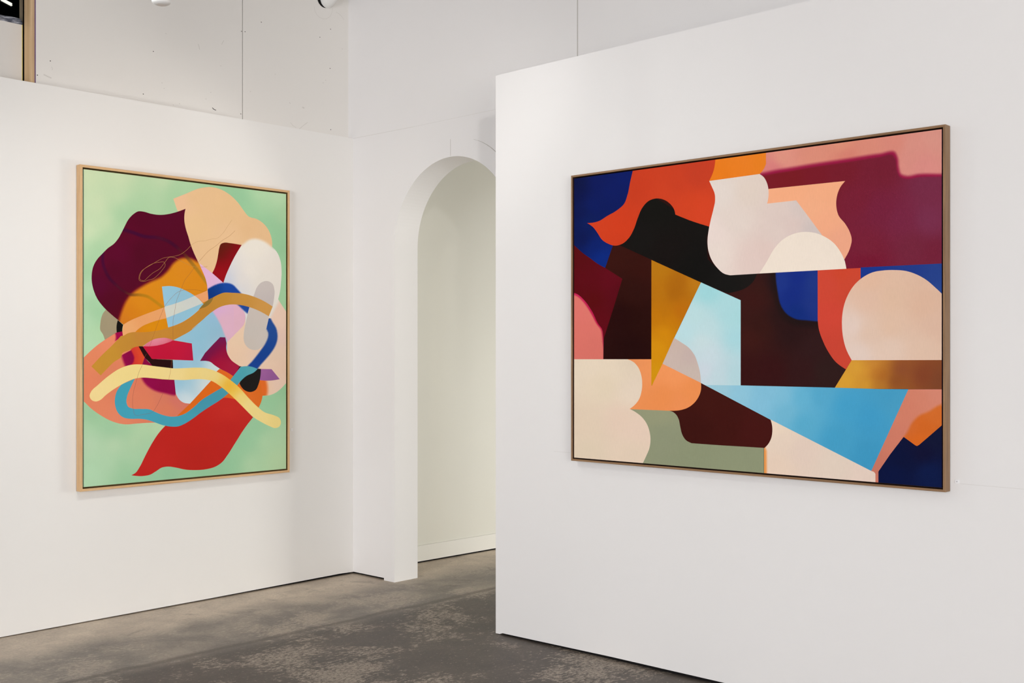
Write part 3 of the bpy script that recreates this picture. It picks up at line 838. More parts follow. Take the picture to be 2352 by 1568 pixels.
LEFT = [
 # grey-olive blob behind the plum shape
 hard('A 375,1362! 345,1400 328,1450 322,1490 325,1560 B 340,100 362,158! 520,150! 520,-60! A 480,1450!', '#A09478'),
 # tan upper shape
 hard('A 992,345! 1100,302 1240,248 1340,238 1425,258 1500,300 1590,385 1640,455 1685,508 1760,532 1830,582 1880,660 1897,720 1900,800! 1700,900! 1400,1150! 1230,1000! 1060,700! 1050,480! 1028,450!',
      'A 1050,380,#EAC09A 1200,320,#E5BF92 1500,450,#E4BE90 1800,650,#E3BC90 1200,600,#E6C192 1300,900,#E6C094 1700,600,#E3BB8E 1500,680,#E6C096 1250,1000,#E6C096'),
 # pale peach right hand shape
 hard('A 1955,1266! 1998,1335 2050,1410! B 2060,530! 2025,562 1985,605 1935,645 1880,668 1808,672! 1700,560! D 1060,1137 1000,1095 900,1025 845,950 808,870 797,790 802,700! 940,555 1060,435 1115,370 1142,290 1160,190! A 1650,1200!',
      'D 900,850,#EAC9AE 1000,700,#E9CCB0 1050,1000,#E8CAB0 1300,950,#E5C8B4 1800,600,#E2C4B8 1800,300,#E8CAB8 1700,900,#E4C8B2 1800,1200,#E5C5B0 1600,1100,#E6C8B2 1500,1450,#E8C6AA 1750,1420,#E6C8B6 1000,900,#E9C9AF'),
 # pink
 hard('A 1235,940! 1350,1028! 1450,1050! 1560,900! 1700,1000! 1700,1300! D 1150,190! 1142,290 1115,370 1060,435 940,555 802,700! 500,700! 300,100! A 1310,1200!',
      'A 1270,1000,#E3B4D8 1350,1100,#E2B4D6 1400,1120,#DDB8DC D 700,150,#DDB0CC 900,150,#E0B2C8 1000,300,#DDB2C4 850,450,#DEB2C4 820,600,#E0B2CC 600,150,#D9AED2'),
 # white shape, airbrushed at the top
 soft('A 1250,1300 1350,950 1600,785 1640,757 1690,722 1745,712 1800,725 1850,750 1900,790 1960,820 2100,900 2100,1250 1975,1280 1925,1360 1880,1450 1850,1560 1600,1600 1640,1440', 4.5,
      'A 1750,800,#E8E2D8 1700,1000,#E7E1DA 1900,1000,#E5DED6 1800,1100,#E2DCD4 1600,1100,#E3DDD8 1950,1200,#E4DED6 1500,1110,#C9CFE0 1550,1130,#D0D4E0',
      'A 1622,768! 1600,690! 1750,640! 1880,700! 1898,782! 1950,845 1978,920 1987,1010 1982,1110 1972,1200 1956,1266! 2000,1420! 1950,1568! 1640,1568! 1655,1480 1650,1400 1600,1330! 1500,1230! 1453,1118! 1468,1070 1505,980 1560,870'),
 # dark red scarf shape
 hard('A 1350,1028! 1375,975 1392,920 1405,850 1415,795 1428,762 1462,748 1510,752 1620,770! 1560,870 1505,980 1468,1070 1453,1118!',
      'A 1440,780,#5A2416 1500,770,#5C2616 1430,860,#5E1C14 1560,790,#7C1218 1590,800,#8C101C 1480,850,#74161A 1500,930,#90141C 1420,950,#88141C 1450,1020,#A0141E 1400,1010,#9A141C 1540,860,#8E1220'),
 # plum
 hard(PLUM,
      'A 700,550,#560028 900,560,#57002A 600,650,#5A002A 500,850,#5C002E 700,850,#520026 300,950,#5E002E 300,1150,#580030 450,1000,#540028 420,1280,#540026 500,1350,#560022 1000,700,#560028 800,950,#540028'),
 soft('A 1400,900 1225,925 1150,893 1060,893 992,938 942,1005 880,1062 780,1108 680,1165 605,1222 555,1290 520,1370 495,1450 480,1560 500,1750 1400,1750', 6.0,
      'A 700,1300,#D98820 900,1100,#D98A20 1100,1000,#D98A24 1200,1100,#DA8A20 1250,1080,#D98A1E 600,1400,#D4801E 560,1460,#CE7824 1100,1300,#D88A1A 800,1500,#D98C16',
      PLUM),
 stroke('A 500,620 620,655 720,690 860,705 950,738 1030,795 1090,850 1150,920 1220,1010 1310,1130', 2.0,
      'A 700,690,#3C1236 500,620,#401436 1000,770,#3C1430 1080,850,#4C1A20 1110,890,#6A3A22 1150,930,#9A7028 1200,980,#A87E28 1290,1090,#B0842A', PLUM, .8, 7.5),
 stroke('A 345,830 345,930 370,1010 410,1080 470,1140 530,1190 600,1225 680,1228 760,1245 820,1285 905,1350', 2.0,
      'A 345,900,#401436 420,1080,#3C1430 540,1190,#40162A 590,1215,#5A2A20 640,1225,#946422 700,1230,#B0801E 800,1270,#B8841C 880,1330,#BC8620', PLUM, .8, 6.5),
 # black lens at the left
 hard('C 165,600! 264,686! 250,740 248,808! 145,830! 140,740 148,660', '#181716'),
 # salmon ground of the lower half
 hard('C 248,806! 140,828! B 380,150 300,205 230,265 130,365! 130,690! 176,732 230,785 330,857 420,905 500,930 560,937 650,930 740,924 860,920! 1010,880! 1180,790! 1200,700! 1015,655! 1000,528! 700,380! C 545,1080! 260,885!',
      'B 250,350,#E28762 200,600,#E28361 400,450,#DD8260 300,820,#E28664 500,900,#E48868 600,650,#DF8262 750,750,#DE8060 950,780,#DC7E5E 900,700,#D67C62 400,200,#E68A68 650,560,#DC7C60 600,560,#DE7E60 1000,720,#D2746A'),
 # magenta airbrush
 soft('C 115,700 260,700 300,900 120,1000 130,920', 3.0, '#9C0048', 'C 248,806! 258,888! 100,1000! 30,960! 60,860! 140,828!'),
 soft('C 235,1220 400,1110 480,1150 500,1420 330,1470 262,1340', 4.5, 'C 350,1250,#840040 280,1250,#96004C 400,1350,#860042 330,1420,#92004C', 'C 180,1270! 545,1080! 660,1285! 615,1412! 400,1440! 250,1480! 140,1400!'),
 soft('C 400,1130 560,1040 700,1080 700,1500 380,1460 455,1360 465,1290 435,1210', 2.4,
      'C 440,1190,#C02438 480,1280,#C82C34 470,1370,#C62A36 510,1180,#D84A2E 560,1200,#E0522A 600,1320,#E0562A 530,1350,#DC502C 500,1130,#D84A30', 'C 380,1100! 545,1080! 600,1180! 660,1285! 615,1412! 400,1440!'),
 hard('C 660,1285! 760,1390 830,1440! 700,1440! 613,1412!', '#880044'),
 soft('B 690,480 735,565 820,625 910,650 1040,664 1100,600 1100,450', 4.5, 'B 900,580,#8C0044 980,600,#8E0046 800,560,#90004A', 'B 640,500! 1003,500! 1015,655! 1000,740! 800,720! 640,640!'),
 # brown-black band
 hard('C 545,1080! 622,1080! 790,1312! 1172,1330! 1187,1500! 820,1470! 760,1390 660,1285 600,1180', 'C 650,1150,#2C1416 900,1380,#2A1214 1100,1400,#281214'),
 # light blue field
 hard('C 1190,965! 1100,850! 1900,380! 2170,820! 2175,1100! B 1480,400! 1417,427! 1335,540! 1240,655 1145,747! 1125,745 1100,742 1050,712 1015,655! 1003,540! 990,420! 988,345! 1175,350! C 1552,1342! 1525,1028!',
      'C 1500,1000,#92C1D8 1700,700,#92C1D8 1900,560,#94BEDA 2000,800,#90BCD4 1650,900,#8FC0D8 1700,1150,#90C0D8 1600,1250,#92BEDC 1300,1400,#94C0DA 2100,880,#9CBCD2 '
      'B 1060,560,#92C1D9 1150,560,#9AC6DA 1050,610,#98C4DB 1100,680,#D3E0E6 1250,600,#D0DDE0 1200,570,#B8D2DE 1130,610,#ACCDDF 1060,670,#C4D8E4 1290,560,#D4DDDD 1130,730,#D6E2E8 1330,400,#D3DEDE 1290,385,#B6D0DC 1240,385,#94C2DA 1380,430,#D4DFE0 1200,385,#94C2DA'),
 soft('C 1850,330 1985,560 2060,700 2120,850 2170,960 2400,960 2400,300', 2.6, 'C 2100,600,#DDB2C6 2200,800,#DEB2C8 2000,420,#D9AED4', 'C 1850,340! 2300,340! 2300,880! 2175,1000! 2140,960! 1900,900! 1880,600!'),
 # crimson flag with its pale lens
 hard('C 622,1080! 750,1080! 880,1062 1000,1033 1180,968! 1525,1028! 1552,1342! 790,1312!', 'C 700,1120,#C41E3E 900,1200,#BE1A3C 1300,1150,#C01C3E 1100,1280,#BE1A3A 1200,1020,#C41E3C 1500,1200,#B81C40'),
 # peach ribbons
 hard('C 264,688! 330,642 430,590 560,535 700,480 850,425 1020,362! 1064,563! 880,608 740,655 620,708 540,765 480,822! 450,900! 262,888! 250,820 254,740', 'C 350,750,#E8A870 600,600,#E6A068 900,500,#E6A26A'),
 hard('C 1570,152! 1690,108 1812,52! 1832,232! 1735,280! 1650,200!', '#E9A26E'),
 hard('C 1735,275! 1832,232! 1832,300! 1700,400!', '#C8821E'),
 # blue petal and its pale band
 hard('A 888,1152! 960,1147 1030,1158 1110,1190 1190,1238 1230,1272 1272,1313! 1230,1362 1170,1415 1080,1475 1000,1510 945,1527! 925,1420 905,1290', 'A 950,1200,#94C4DB 1100,1220,#92C0D6 1000,1480,#94C2DC 1150,1400,#92C3DA'),
 hard('A 909,1337! 1060,1290 1188,1236! 1230,1268 1264,1304! 1100,1372 930,1440! 918,1385!', 'A 1000,1350,#D0D4CC 1150,1290,#CDD2CE'),
 # blue spray stroke, first arc
 soft('A 1280,1200 1340,1155 1400,1128 1470,1117 1535,1132 1585,1180 1640,1240 1715,1310 1715,1420 1690,1410 1640,1372 1590,1325 1540,1290 1480,1260 1330,1320 1280,1300', 2.2,
      'A 1400,1180,#16408E 1350,1220,#123880 1480,1150,#1E4BA8 1560,1190,#1E46A0 1640,1340,#234A9E', 'A 1308,1080! 1308,1184! 1316,1290! 1500,1420! 1655,1450! 1676,1398! 1690,1345! 1900,1345! 1800,1100! 1453,1100!'),
 # grey capsule
 hard('A 1850,1100 1800,1115 1762,1155 1738,1215 1710,1290 1690,1345! 1676,1400 1658,1480 D 1128,470 1117,570 1122,660 1152,735 1210,795 1280,825 1385,822! 1480,750! 1560,640! 1580,500! 1535,425! 1582,205! A 1905,1335! 1918,1260 1922,1190 1902,1125',
      'A 1850,1150,#C6BDBA 1850,1250,#C2B9B8 D 1300,200,#C8BEB8 1300,500,#C6BEB8 1250,700,#C8BEB6 1450,650,#C9C0BA'),
 # blue spray stroke, second arc
 soft('D 1570,180 1650,318 1712,420 1737,520 1737,630 1700,750 1620,880 1520,1000 1430,1100 1330,1210 1150,1200 1195,1115 1260,1050 1350,940 1440,820 1520,700 1562,600 1568,510 1535,440 1490,380', 2.2,
      'D 1620,400,#264C96 1650,600,#274E96 1600,700,#1F4696 1500,850,#1B4492 1400,1000,#1B4090 1300,1100,#1D4496',
      'D 1577,245! 1535,430! 1400,640! 1100,1100! 1100,1240! 1360,1240! 1860,1000! 1860,245!'),
 # ochre ribbon
 hard('B 240,405! 290,350 350,288 430,212 480,160 525,122 C 262,885 340,845 440,820 560,822 700,818 850,798 1000,770 1090,738 1250,685 1400,612 1540,512 1680,395 1800,268 1920,180 2040,120 A 1440,1212 1540,1209 1640,1218 1740,1247 1830,1288 1905,1335! 1870,1425! 1780,1375 1690,1340 1600,1320 1510,1317 1420,1340 1340,1390 1250,1468 1160,1545 C 1640,682 1480,810 1340,888 1240,940 1180,968 1100,938 1030,925 950,928 850,945 740,998 622,1080! 540,1082 450,1105 390,1145 240,1232 B 520,298 440,370 380,430 325,488!',
      'B 280,400,#C68F36 400,300,#C49036 C 300,950,#C08A38 600,900,#C0843A 1000,850,#C48838 1400,750,#C28636 1800,400,#C08636 2000,200,#C08A38 A 1600,1250,#C69044 1850,1350,#CC964E 1400,1270,#C28C3A'),
 hard('C 1650,408! 1700,345 1760,285 1830,225 1920,180! 1895,245 1850,305 1770,360 1700,385', '#8E7236'),
 # pale pink lens
 hard('C 632,1080! 740,998 850,945 950,928 1030,925 1100,938 1185,968! 1120,1000! 1000,1040! 880,1068! 750,1082!',
      'C 900,965,#E8A6B4 1030,950,#E6A2AE 770,1030,#E89AAC 850,1010,#E8A2B2 980,1000,#E294A2 1080,980,#DD8090 1000,1032,#D0506A 900,1058,#CC4464 780,1078,#D04A68 690,1075,#D85878 1120,985,#CC4060 700,1050,#E08A98'),
 # purple / red vase shape
 hard('D 685,592! 780,595! 803,705! 797,790 810,870 845,950 900,1025 960,1070 1050,1128! 1080,1130! 925,1308! 850,1262 760,1215 670,1165! 580,1105 500,1045 450,1032 315,1031! 365,950 410,880! 550,730!',
      'D 700,620,#6E1F58 600,750,#6C1C50 500,830,#6A1A4E 400,980,#661E50 460,960,#6A1A4C 700,720,#701C4E 750,650,#701E56 560,900,#6A1A4A 650,800,#701A4A 780,760,#86143E 720,800,#9A1038 650,880,#9C1036 560,960,#A21038 530,1020,#AE1236 780,850,#A01438 700,1000,#A81A3A 620,1060,#B21838 900,1100,#A82040 900,1250,#A81E44 760,1120,#A81C3A'),
 # orange of the lower right
 hard('B 1417,427! 1480,455 1548,497! 1700,470! 1800,535! 1812,600 1812,672 1800,730 1775,785! 1640,800! 1560,712! 1450,690! 1150,850! 1005,880! 1145,747! 1335,540! 1385,455!', 'B 1450,470,#E06A26 1300,620,#DD6A20 1200,720,#DB6A20 1780,650,#DB6C26 1700,700,#DE6E2A 1500,670,#DC6822'),
 soft('B 1700,500 1822,500 1835,700 1700,700', 5.5, '#E06C2A', 'B 1795,533! 1930,533! 1930,652! 1880,670! 1808,675!'),
 hard('B 1790,428! 1895,430! 1970,522! 1880,535 1785,531!', 'B 1850,470,#985E9A 1900,510,#905A94 1820,440,#A0649E'),
 # red leaf
 hard('B 1450,692! 1505,695 1562,708! 1725,872! 1650,970 1560,1110 1490,1220 1440,1285 1380,1325 1290,1350 1200,1357 1100,1352 1020,1335 950,1325 890,1333 830,1370 780,1399 720,1411 605,1405! 645,1382 685,1325 730,1235 800,1105 860,1015 920,948! 1000,900! 1250,770!',
      'B 1500,800,#C42E28 1200,1000,#BE2822 1200,1200,#B92822 800,1350,#C02A26 1500,1000,#BC2824 700,1390,#BE2826'),
 # black drop
 hard('B 1600,405! 1617,403! 1580,440!', '#201C1E'),
 hard('B 1700,420! 1797,428! 1792,500 1775,570 1750,620 1700,640 1650,625 1617,592 1600,560! 1640,480!', '#1F1C1B'),
 # teal ring
 hard('B 640,517! 600,600 568,680 562,735 578,775 625,793 700,795 775,800 830,825 900,852 960,865 1030,862 1100,838 1170,788 1260,708 1350,652 1440,600! 1520,525! 1550,485! 1612,408! 1650,403 1700,405 1767,428! 1735,458 1660,495 1625,525 1580,578! 1495,655! 1420,715 1330,772 1250,825 1170,885 1095,932 1035,956 980,958 900,945 820,918 740,893 680,886 600,886 535,874 485,832 460,772 456,700 475,630 520,568!',
      'B 520,700,#44A0B8 600,850,#46A2BC 980,910,#46A0B8 1350,700,#4698B0 1600,470,#4EA2B2 1700,430,#56A6B4 1450,640,#4A98AC'),
 # yellow ribbon
 hard('B 236,638 300,575 400,490 500,425 600,391 700,387 800,400 900,412 1000,423 1100,420 1200,416 1285,420 1350,437 1430,472 1520,532 1600,600 1680,690 1760,770 1830,825 1920,855 1968,880 1981,920 1965,958 1925,971 1880,955 1800,915 1730,872 1660,805 1580,725 1500,650 1430,592 1340,537 1260,523 1180,523 1100,530 1000,528 900,523 800,513 700,508 640,517 520,570 430,625 370,670 320,714 280,727 242,714 223,676',
      'B 300,650,#F0D896 600,450,#EED890 1000,480,#EED792 1300,480,#EAD48E 1510,590,#E9B030 1560,600,#EBBE4C 1440,540,#ECCB6A 1400,515,#ECD488 1540,640,#EEC858 1480,560,#E8B23A 1600,680,#F1DA8C 1380,500,#ECD68E 1800,870,#EED890 1950,920,#ECD68A 1690,760,#F0DA90'),
 # drawn lines
 pen('A 1530,540 1490,600 1440,670 1390,710 1340,716 1280,732 1210,740 1158,770', .5, '#B08058', .65),
 pen('A 1158,770 1110,820 1060,855 1000,873 950,880 900,890 850,915 800,945 740,980 700,1010 680,1050 680,1095 720,1105 770,1090 800,1083 850,1045 890,1000 918,950 905,925 870,928 820,935 760,965 715,1000 690,1040 685,1085 720,1098 760,1065 800,1030 870,985 910,935 960,882 1000,885 1060,915 1130,950 1190,970 1250,972 1305,968', .75, '#B8884C', .85),
 pen('A 1560,638 1510,685 1440,730 1380,780 1310,830 1260,885 1225,925', .6, '#A06848', .75),
 pen('A 1190,970 1140,1040 1100,1090 1070,1160 1050,1210 1020,1290 1005,1380 990,1470 989,1560 B 990,160', .6, '#8C5840', .75),
 pen('A 1305,1185 1270,1195 1220,1185 1150,1180 1080,1185 1030,1205 980,1250 910,1340 880,1410 850,1490 825,1560 B 800,150 775,222', .6, '#985838', .75),
 pen('B 745,290 725,330 710,385 680,450 650,550 625,650 618,720 625,800 640,850 720,845 800,825 840,770 895,655', .6, '#8A5048', .75),
 pen('B 975,345 970,430 950,525', .6, '#B06C48', .7),
]
right_base = colour_field('#2C1614')
RIGHT = [
 # dark browns
 hard('E 420,780! 490,770! 785,905! G 782,499! 340,499! 345,320! 440,0! E 518,1080! 355,980!', 'E 450,850,#3A1814 700,950,#391713 600,1200,#331613 700,1500,#2C1311 G 500,100,#2A110F 600,400,#28110F'),
 hard('H 325,1138! 325,358! 180,290! 440,100! 480,100! 1035,85! 1033,540! 1300,990! 1190,1160!',
      'H 500,250,#3B1D1A 420,700,#401D1A 500,600,#391C19 700,500,#2F1B1B 600,1000,#391819 1000,800,#341E1F 1100,1000,#32201F 900,1000,#361C1D 630,200,#2C1B1C 450,350,#3E1C1A 800,650,#2E1A1B 360,1000,#3A1818'),
 # navy corner
 hard('E 40,60! 620,60! 600,170! 580,400! 425,790! 360,980! 295,945 220,890 150,840 100,795 40,740!', 'E 300,200,#001C5C 400,250,#001E62 250,400,#001E60 100,200,#001844 100,300,#00184A 150,700,#001B52 330,880,#042C80 200,550,#00205C 560,150,#001F66 280,780,#00246C 130,480,#001A50'),
 hard('E 40,740! 100,795 150,840 220,890 295,945 360,980! 518,1080! G 445,0! 350,300! 345,340! 60,340!', 'E 200,1110,#5E0B1A 100,900,#5A0A17 400,1110,#620E1E 450,1200,#5C0C1C G 300,120,#60001A 340,200,#62041C 420,30,#5C101A E 150,1180,#5C0A18 250,1280,#5A0014'),
 # black
 hard('E 440,770! 520,755 580,700 625,620 660,520 700,430! 760,300! 992,440! 1005,490! 1320,600! 1290,700! 1302,900! 1390,985! 1480,1045! 1755,1035! 1720,1105 1650,1165 1560,1198 1490,1212! 1240,1115! 785,905! 490,770!',
      'E 700,700,#1A1817 900,800,#1A1615 1200,1000,#171615 850,450,#181715 1500,1120,#1B1A19 1700,1080,#1F1C1B'),
 # orange red
 hard('E 600,40! 613,92! 592,180 565,310 535,390 470,450 380,503 300,551 250,564 195,568! 250,607 290,660 330,720 385,757 450,776 520,757 580,702 625,620 660,520 700,430 760,365 835,342 900,354 960,395 992,440 1005,490! 1150,548 1320,602! 1350,500! 1400,340! 1400,100! 1400,-80!',
      'E 500,600,#D44122 700,250,#CC4024 1000,200,#CC4226 1200,120,#C84128 1250,450,#D94728 300,600,#D24223 1150,400,#D54626 900,300,#D04426 450,720,#D04022'),
 # pink half disc at the left edge
 hard('E 60,1205! 110,1225 170,1280 240,1380 300,1500 G 330,220 342,290 345,350! 343,499! 50,499!', 'E 100,1220,#C82858 250,1400,#C01E50 G 320,150,#B81244 340,280,#B02848'),
 soft('E 0,1215 97,1238 160,1294 228,1394 289,1505 G 319,224 332,292 337,350! 345,420! 345,560! 0,560!', 2.4, 'E 150,1400,#E2776F G 150,200,#E0776C 250,400,#DC756A 200,50,#E07A6E', 'E 60,1205! 110,1225 170,1280 240,1380 300,1500 G 330,220 342,290 345,350! 343,499! 50,499!'),
 # light blue
 hard('E 1240,1113! 1605,1277! G 1605,741! 1238,741! 1100,600! 900,500! 995,303!',
      'E 1300,1200,#A4DCE2 1500,1400,#B0DEE4 G 1200,100,#C0E2E6 1300,200,#C2E1E6 1300,450,#CDE0E8 1560,300,#ACDCE4 1560,100,#AEDFE4 1560,650,#B8DCE4 1400,650,#C6DEE6 1270,600,#D0DCE6 1250,350,#CCE2E6 1100,250,#BFE2E8'),
 # big blue wedge
 hard('G 1240,717! 1260,736! 1605,739! H 1190,1160! 1600,1173! 1868,1175! I 1525,1285! 600,815! G 1880,1055!',
      'G 1400,780,#A0CFE0 1600,850,#93CBE2 1900,800,#86C4E0 I 700,600,#80C2DE 500,680,#88C6E2 900,620,#68B8DA 1050,600,#58ACD2 1300,700,#48A4D0 1700,600,#48A0CA 1500,800,#44A0CE 1500,1150,#429CC8 900,850,#5CB0D4 1200,1000,#48A2CC 750,750,#74BCDA 1750,640,#4CA2CA'),
 # blue U with its dark halo
 soft('H 620,0 625,300 655,420 720,530 820,585 930,600 1150,600 1150,0', 9, '#1C1818', 'H 560,95! 1032,85! 1033,640! 560,640!', .5),
 soft('H 668,0 668,300 692,400 745,480 825,528 930,542 1150,542 1150,0', 2.2, 'H 850,150,#1A2F86 800,300,#1A2F84 850,480,#17307E 980,200,#243A88 980,400,#233886 700,200,#22388A', 'H 560,95! 1032,85! 1033,640! 560,640!'),
 # orange-red J
 hard('H 1032,82! 1427,54! 1440,250! 1345,908! 1292,992! 1200,925 1130,830 1080,730 1045,630 1033,540!', 'H 1150,200,#D44C3A 1250,120,#D24A32 1300,200,#D24C36 1150,500,#D54A3A 1150,800,#CE4838 1250,880,#D04A38'),
 # plum field; its paler right end is light sheen put into the colour
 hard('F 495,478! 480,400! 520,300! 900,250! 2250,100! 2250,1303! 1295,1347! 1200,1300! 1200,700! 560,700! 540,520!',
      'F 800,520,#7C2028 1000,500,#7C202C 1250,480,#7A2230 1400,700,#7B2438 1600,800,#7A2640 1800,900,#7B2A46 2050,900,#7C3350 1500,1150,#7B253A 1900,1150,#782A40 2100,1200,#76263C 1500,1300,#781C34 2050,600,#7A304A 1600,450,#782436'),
 soft('F 400,490 700,462 1000,412 1300,368 1600,322 1725,308 1748,340 1760,430 1790,505 1840,522 1950,508 2300,470 2300,-200 400,-200', 3.2, '#9C2048', 'F 495,478! 480,400! 520,200! 2250,0! 2250,800! 560,800!'),
 soft('F 400,468 700,432 1000,382 1300,338 1600,292 1745,280 1768,330 1778,420 1800,480 1845,495 1950,480 2300,450 2300,-200 400,-200', 5.0,
      'F 1000,330,#E3947F 700,350,#E69C88 1500,250,#E1917E 1900,220,#E0988A 2000,400,#E0928A 2100,150,#DF9A8C 650,420,#DC8080 1300,320,#DE8676 1250,200,#E5987F 1750,200,#DF8E7E 1900,300,#DF9488',
      'F 495,478! 480,400! 520,200! 2250,0! 2250,800! 560,800!'),
 # orange block
 hard('F 92,280! 90,370 78,440 36,542! 500,478! 538,430 558,385! 558,200!', 'F 300,400,#EF8226 350,360,#F0842A 150,480,#EE8022 500,350,#EE8426'),
 # peach
 hard('F 580,615! 1285,542! 1240,600 1210,680 1203,770 1225,860 1285,935 1325,1005 1345,1080 1332,1150 1278,1262! 1150,1200! 1060,1030! 835,720! 568,750! 580,690', 'F 800,650,#FBB288 1100,650,#FBB38A 1100,900,#FAB18B 1250,1100,#F4AC8C 1000,800,#FAB48C'),
 # blush vase
 hard('F 36,542! 60,595 85,655 90,720 75,800 50,900 30,1000 20,1100 30,1190 60,1270 110,1340 170,1392 230,1408! 495,1392! 800,1300! 1070,1036! 940,860! 835,720! 568,750! 580,690 580,620 562,550 535,505 498,478!',
      'F 150,650,#E8DCD4 400,650,#E7D7CB 300,900,#E8D9D0 100,1200,#ECDDD4 450,1250,#E7D0C8 700,800,#E4D1C9 800,950,#E2CDC6 980,990,#D6C8C4 550,1200,#E6CEC6 650,1000,#E5D2CA 850,780,#DCCCC6 60,1050,#EEDDD6'),
 # cream dome
 hard('F 495,1392! 560,1290 640,1155 700,1090 780,1040 860,1015 940,1010 1020,1022 1100,1055 1180,1112 1240,1190 1278,1268 1296,1348!', '#F5E7D8'),
 # blue corner and the big pale disc
 hard('H 1427,56! 2250,16! 2250,420! 2100,240! 1427,240!', 'H 1500,90,#1F3A90 1900,60,#263F8E 2120,150,#2A448E 2150,240,#2E4A92'),
 hard('H 1345,908! 1292,800 1266,700 1256,600 1258,500 1280,385 1320,290 1380,205 1450,145 1540,100 1640,83 1740,80 1840,88 1940,120 2030,170 2110,238 2185,310 2260,400! 2260,906!',
      'H 1500,350,#E6C2AC 1350,600,#E9D2C6 1700,350,#E6C2A8 2000,400,#E4BDA4 1700,800,#E8CDBB 2000,800,#E6C6B0 1400,850,#E8D2C6 1500,180,#E8C0A6 2100,600,#E2BEA8 1700,600,#E6C4AC 1500,650,#E6C8B4'),
 # mustard-to-brown bar
 hard('H 1345,908! 2260,906! 2260,1174! 1600,1172! 1190,1160!', 'H 1300,1100,#DFA438 1400,980,#DFA43C 1490,1000,#DA9A38 1560,1020,#C0782E 1620,1050,#AE682A 1800,1000,#905030 1750,1100,#90522A 2000,1050,#86462C 2150,1100,#80482E 1600,1140,#B87A30 1480,1130,#D89C36 1540,950,#CC8A3A'),
 # salmon, orange, navy
 hard('I 1866,535! 2260,535! 2260,780! 1945,1056! 1822,972! 1590,1290! 1590,1450! 1563,1450! 1563,1310! 1525,1285!', 'I 2000,620,#D9876F 1700,1000,#D4806A 1600,1250,#CC7A66 2100,580,#DB8C76 1850,700,#D8846C'),
 soft('I 2300,655 2130,690 2060,735 1960,780 1895,850 1855,930 1810,1000 1850,1150 2300,1150', 5.0, 'I 2000,900,#D66A28 2100,750,#D87030 1950,1000,#DE6C26 1900,900,#D66C30', 'I 1700,600! 2260,600! 2260,790! 2170,868! 1960,1050! 1945,1056! 1930,1050! 1822,972! 1750,1070!'),
 hard('I 1590,1290! 1700,1130! 1822,972! 1925,1048! 1945,1056! 1965,1045! 2170,868! 2260,790! 2260,1560! 1590,1480!', 'I 1800,1200,#12183A 2050,1300,#131F4A 2000,1120,#161736 1750,1300,#111A42 2100,1000,#171B38'),
 # cream lower centre with an orange sprayed edge
 hard('G 1875,1050! I 600,813! 1525,1285! 1548,1293 1563,1312! 1563,1480! 540,1400! 540,1070! 590,1000! 580,900!', 'I 700,1000,#ECD7C5 900,1100,#E9D3C4 1200,1200,#E7D5C5 640,900,#F0DCC6 1500,1330,#EAD4C6 650,1250,#EED6C2'),
 soft('I 400,1060! 545,1060! 563,1100! 566,1500! 400,1500!', 3.4, '#EE9A50', 'G 1875,1050! I 640,840! 700,900! 700,1480! 540,1400! 540,1070! 590,1000! 580,900!'),
 # brown leg
 hard('G 1238,716! 1880,1055! 1894,1110 1896,1160 1885,1225 1860,1275 1825,1313! 1400,1288! 1155,1270! 1100,1240 1068,1190 1050,1120 1035,1050 1010,1005 980,982 948,972! 1000,900!', 'G 1300,900,#441B17 1500,1100,#431A17 1700,1150,#481B19 1200,1100,#3F1916'),
 # sage
 hard('G 585,957! 950,972! 982,983 1012,1008 1035,1050 1050,1120 1068,1190 1100,1240 1155,1270! 1400,1288! 1818,1313! 1818,1620! 600,1600! 600,1000!', 'G 850,1000,#9A9D7E 900,1200,#92987C 1500,1400,#92997B 1200,1350,#91987A'),
 # orange D
 hard('G 560,499! 785,499! 788,745! 886,538! 1240,716! 1240,780 1215,850 1170,908 1110,948 1055,965 950,972! 585,957! 540,700!', 'G 650,560,#F79C62 750,560,#F69B60 1000,650,#F79B60 900,850,#F09254 1150,800,#F29456 1050,930,#F4955A'),
 # cream double scallop
 hard('G 50,499! 565,499! 620,525 660,568 690,640 700,720 693,800 670,868 635,915 585,955! 640,985 695,1028 740,1088 768,1165 776,1250 765,1320 738,1385 708,1450! 690,1560! 50,1500!',
      'G 200,550,#EBDAC4 500,600,#EEDDC6 350,750,#E9D8BF 600,800,#EEDCC8 200,1100,#E7D3BC 500,1050,#EBD2BE 650,1150,#ECD3C0 200,1350,#E6D4BC 600,1350,#E9D4BE'),
 # lilac-grey segment, mustard spike
 hard('G 993,303! 1060,345 1130,395 1180,460 1212,545 1232,625 1240,716! 886,540!', 'G 1000,380,#CDB8AE 950,480,#CFBBB2 1150,600,#CDBCB2 1150,480,#CBB6B0'),
 hard('E 785,907! 1240,1114! G 993,303! 888,538! 790,740! 784,740!', 'E 850,1000,#BC7A18 1050,1120,#B06A15 1000,1200,#AE6814 1180,1130,#C07C1C 850,1200,#BC7616 900,1400,#BC7414 G 850,100,#C87C12 900,250,#D68C14 820,400,#DB9416 800,650,#D89818 1050,60,#C07014 950,150,#CA7E12'),
]

M_CANVAS_L = canvas_mat('painted_canvas_smooth', 260, .55, .06, .10, .01)
M_CANVAS_R = canvas_mat('painted_canvas_linen', 300, .5, .06, .30, .022)


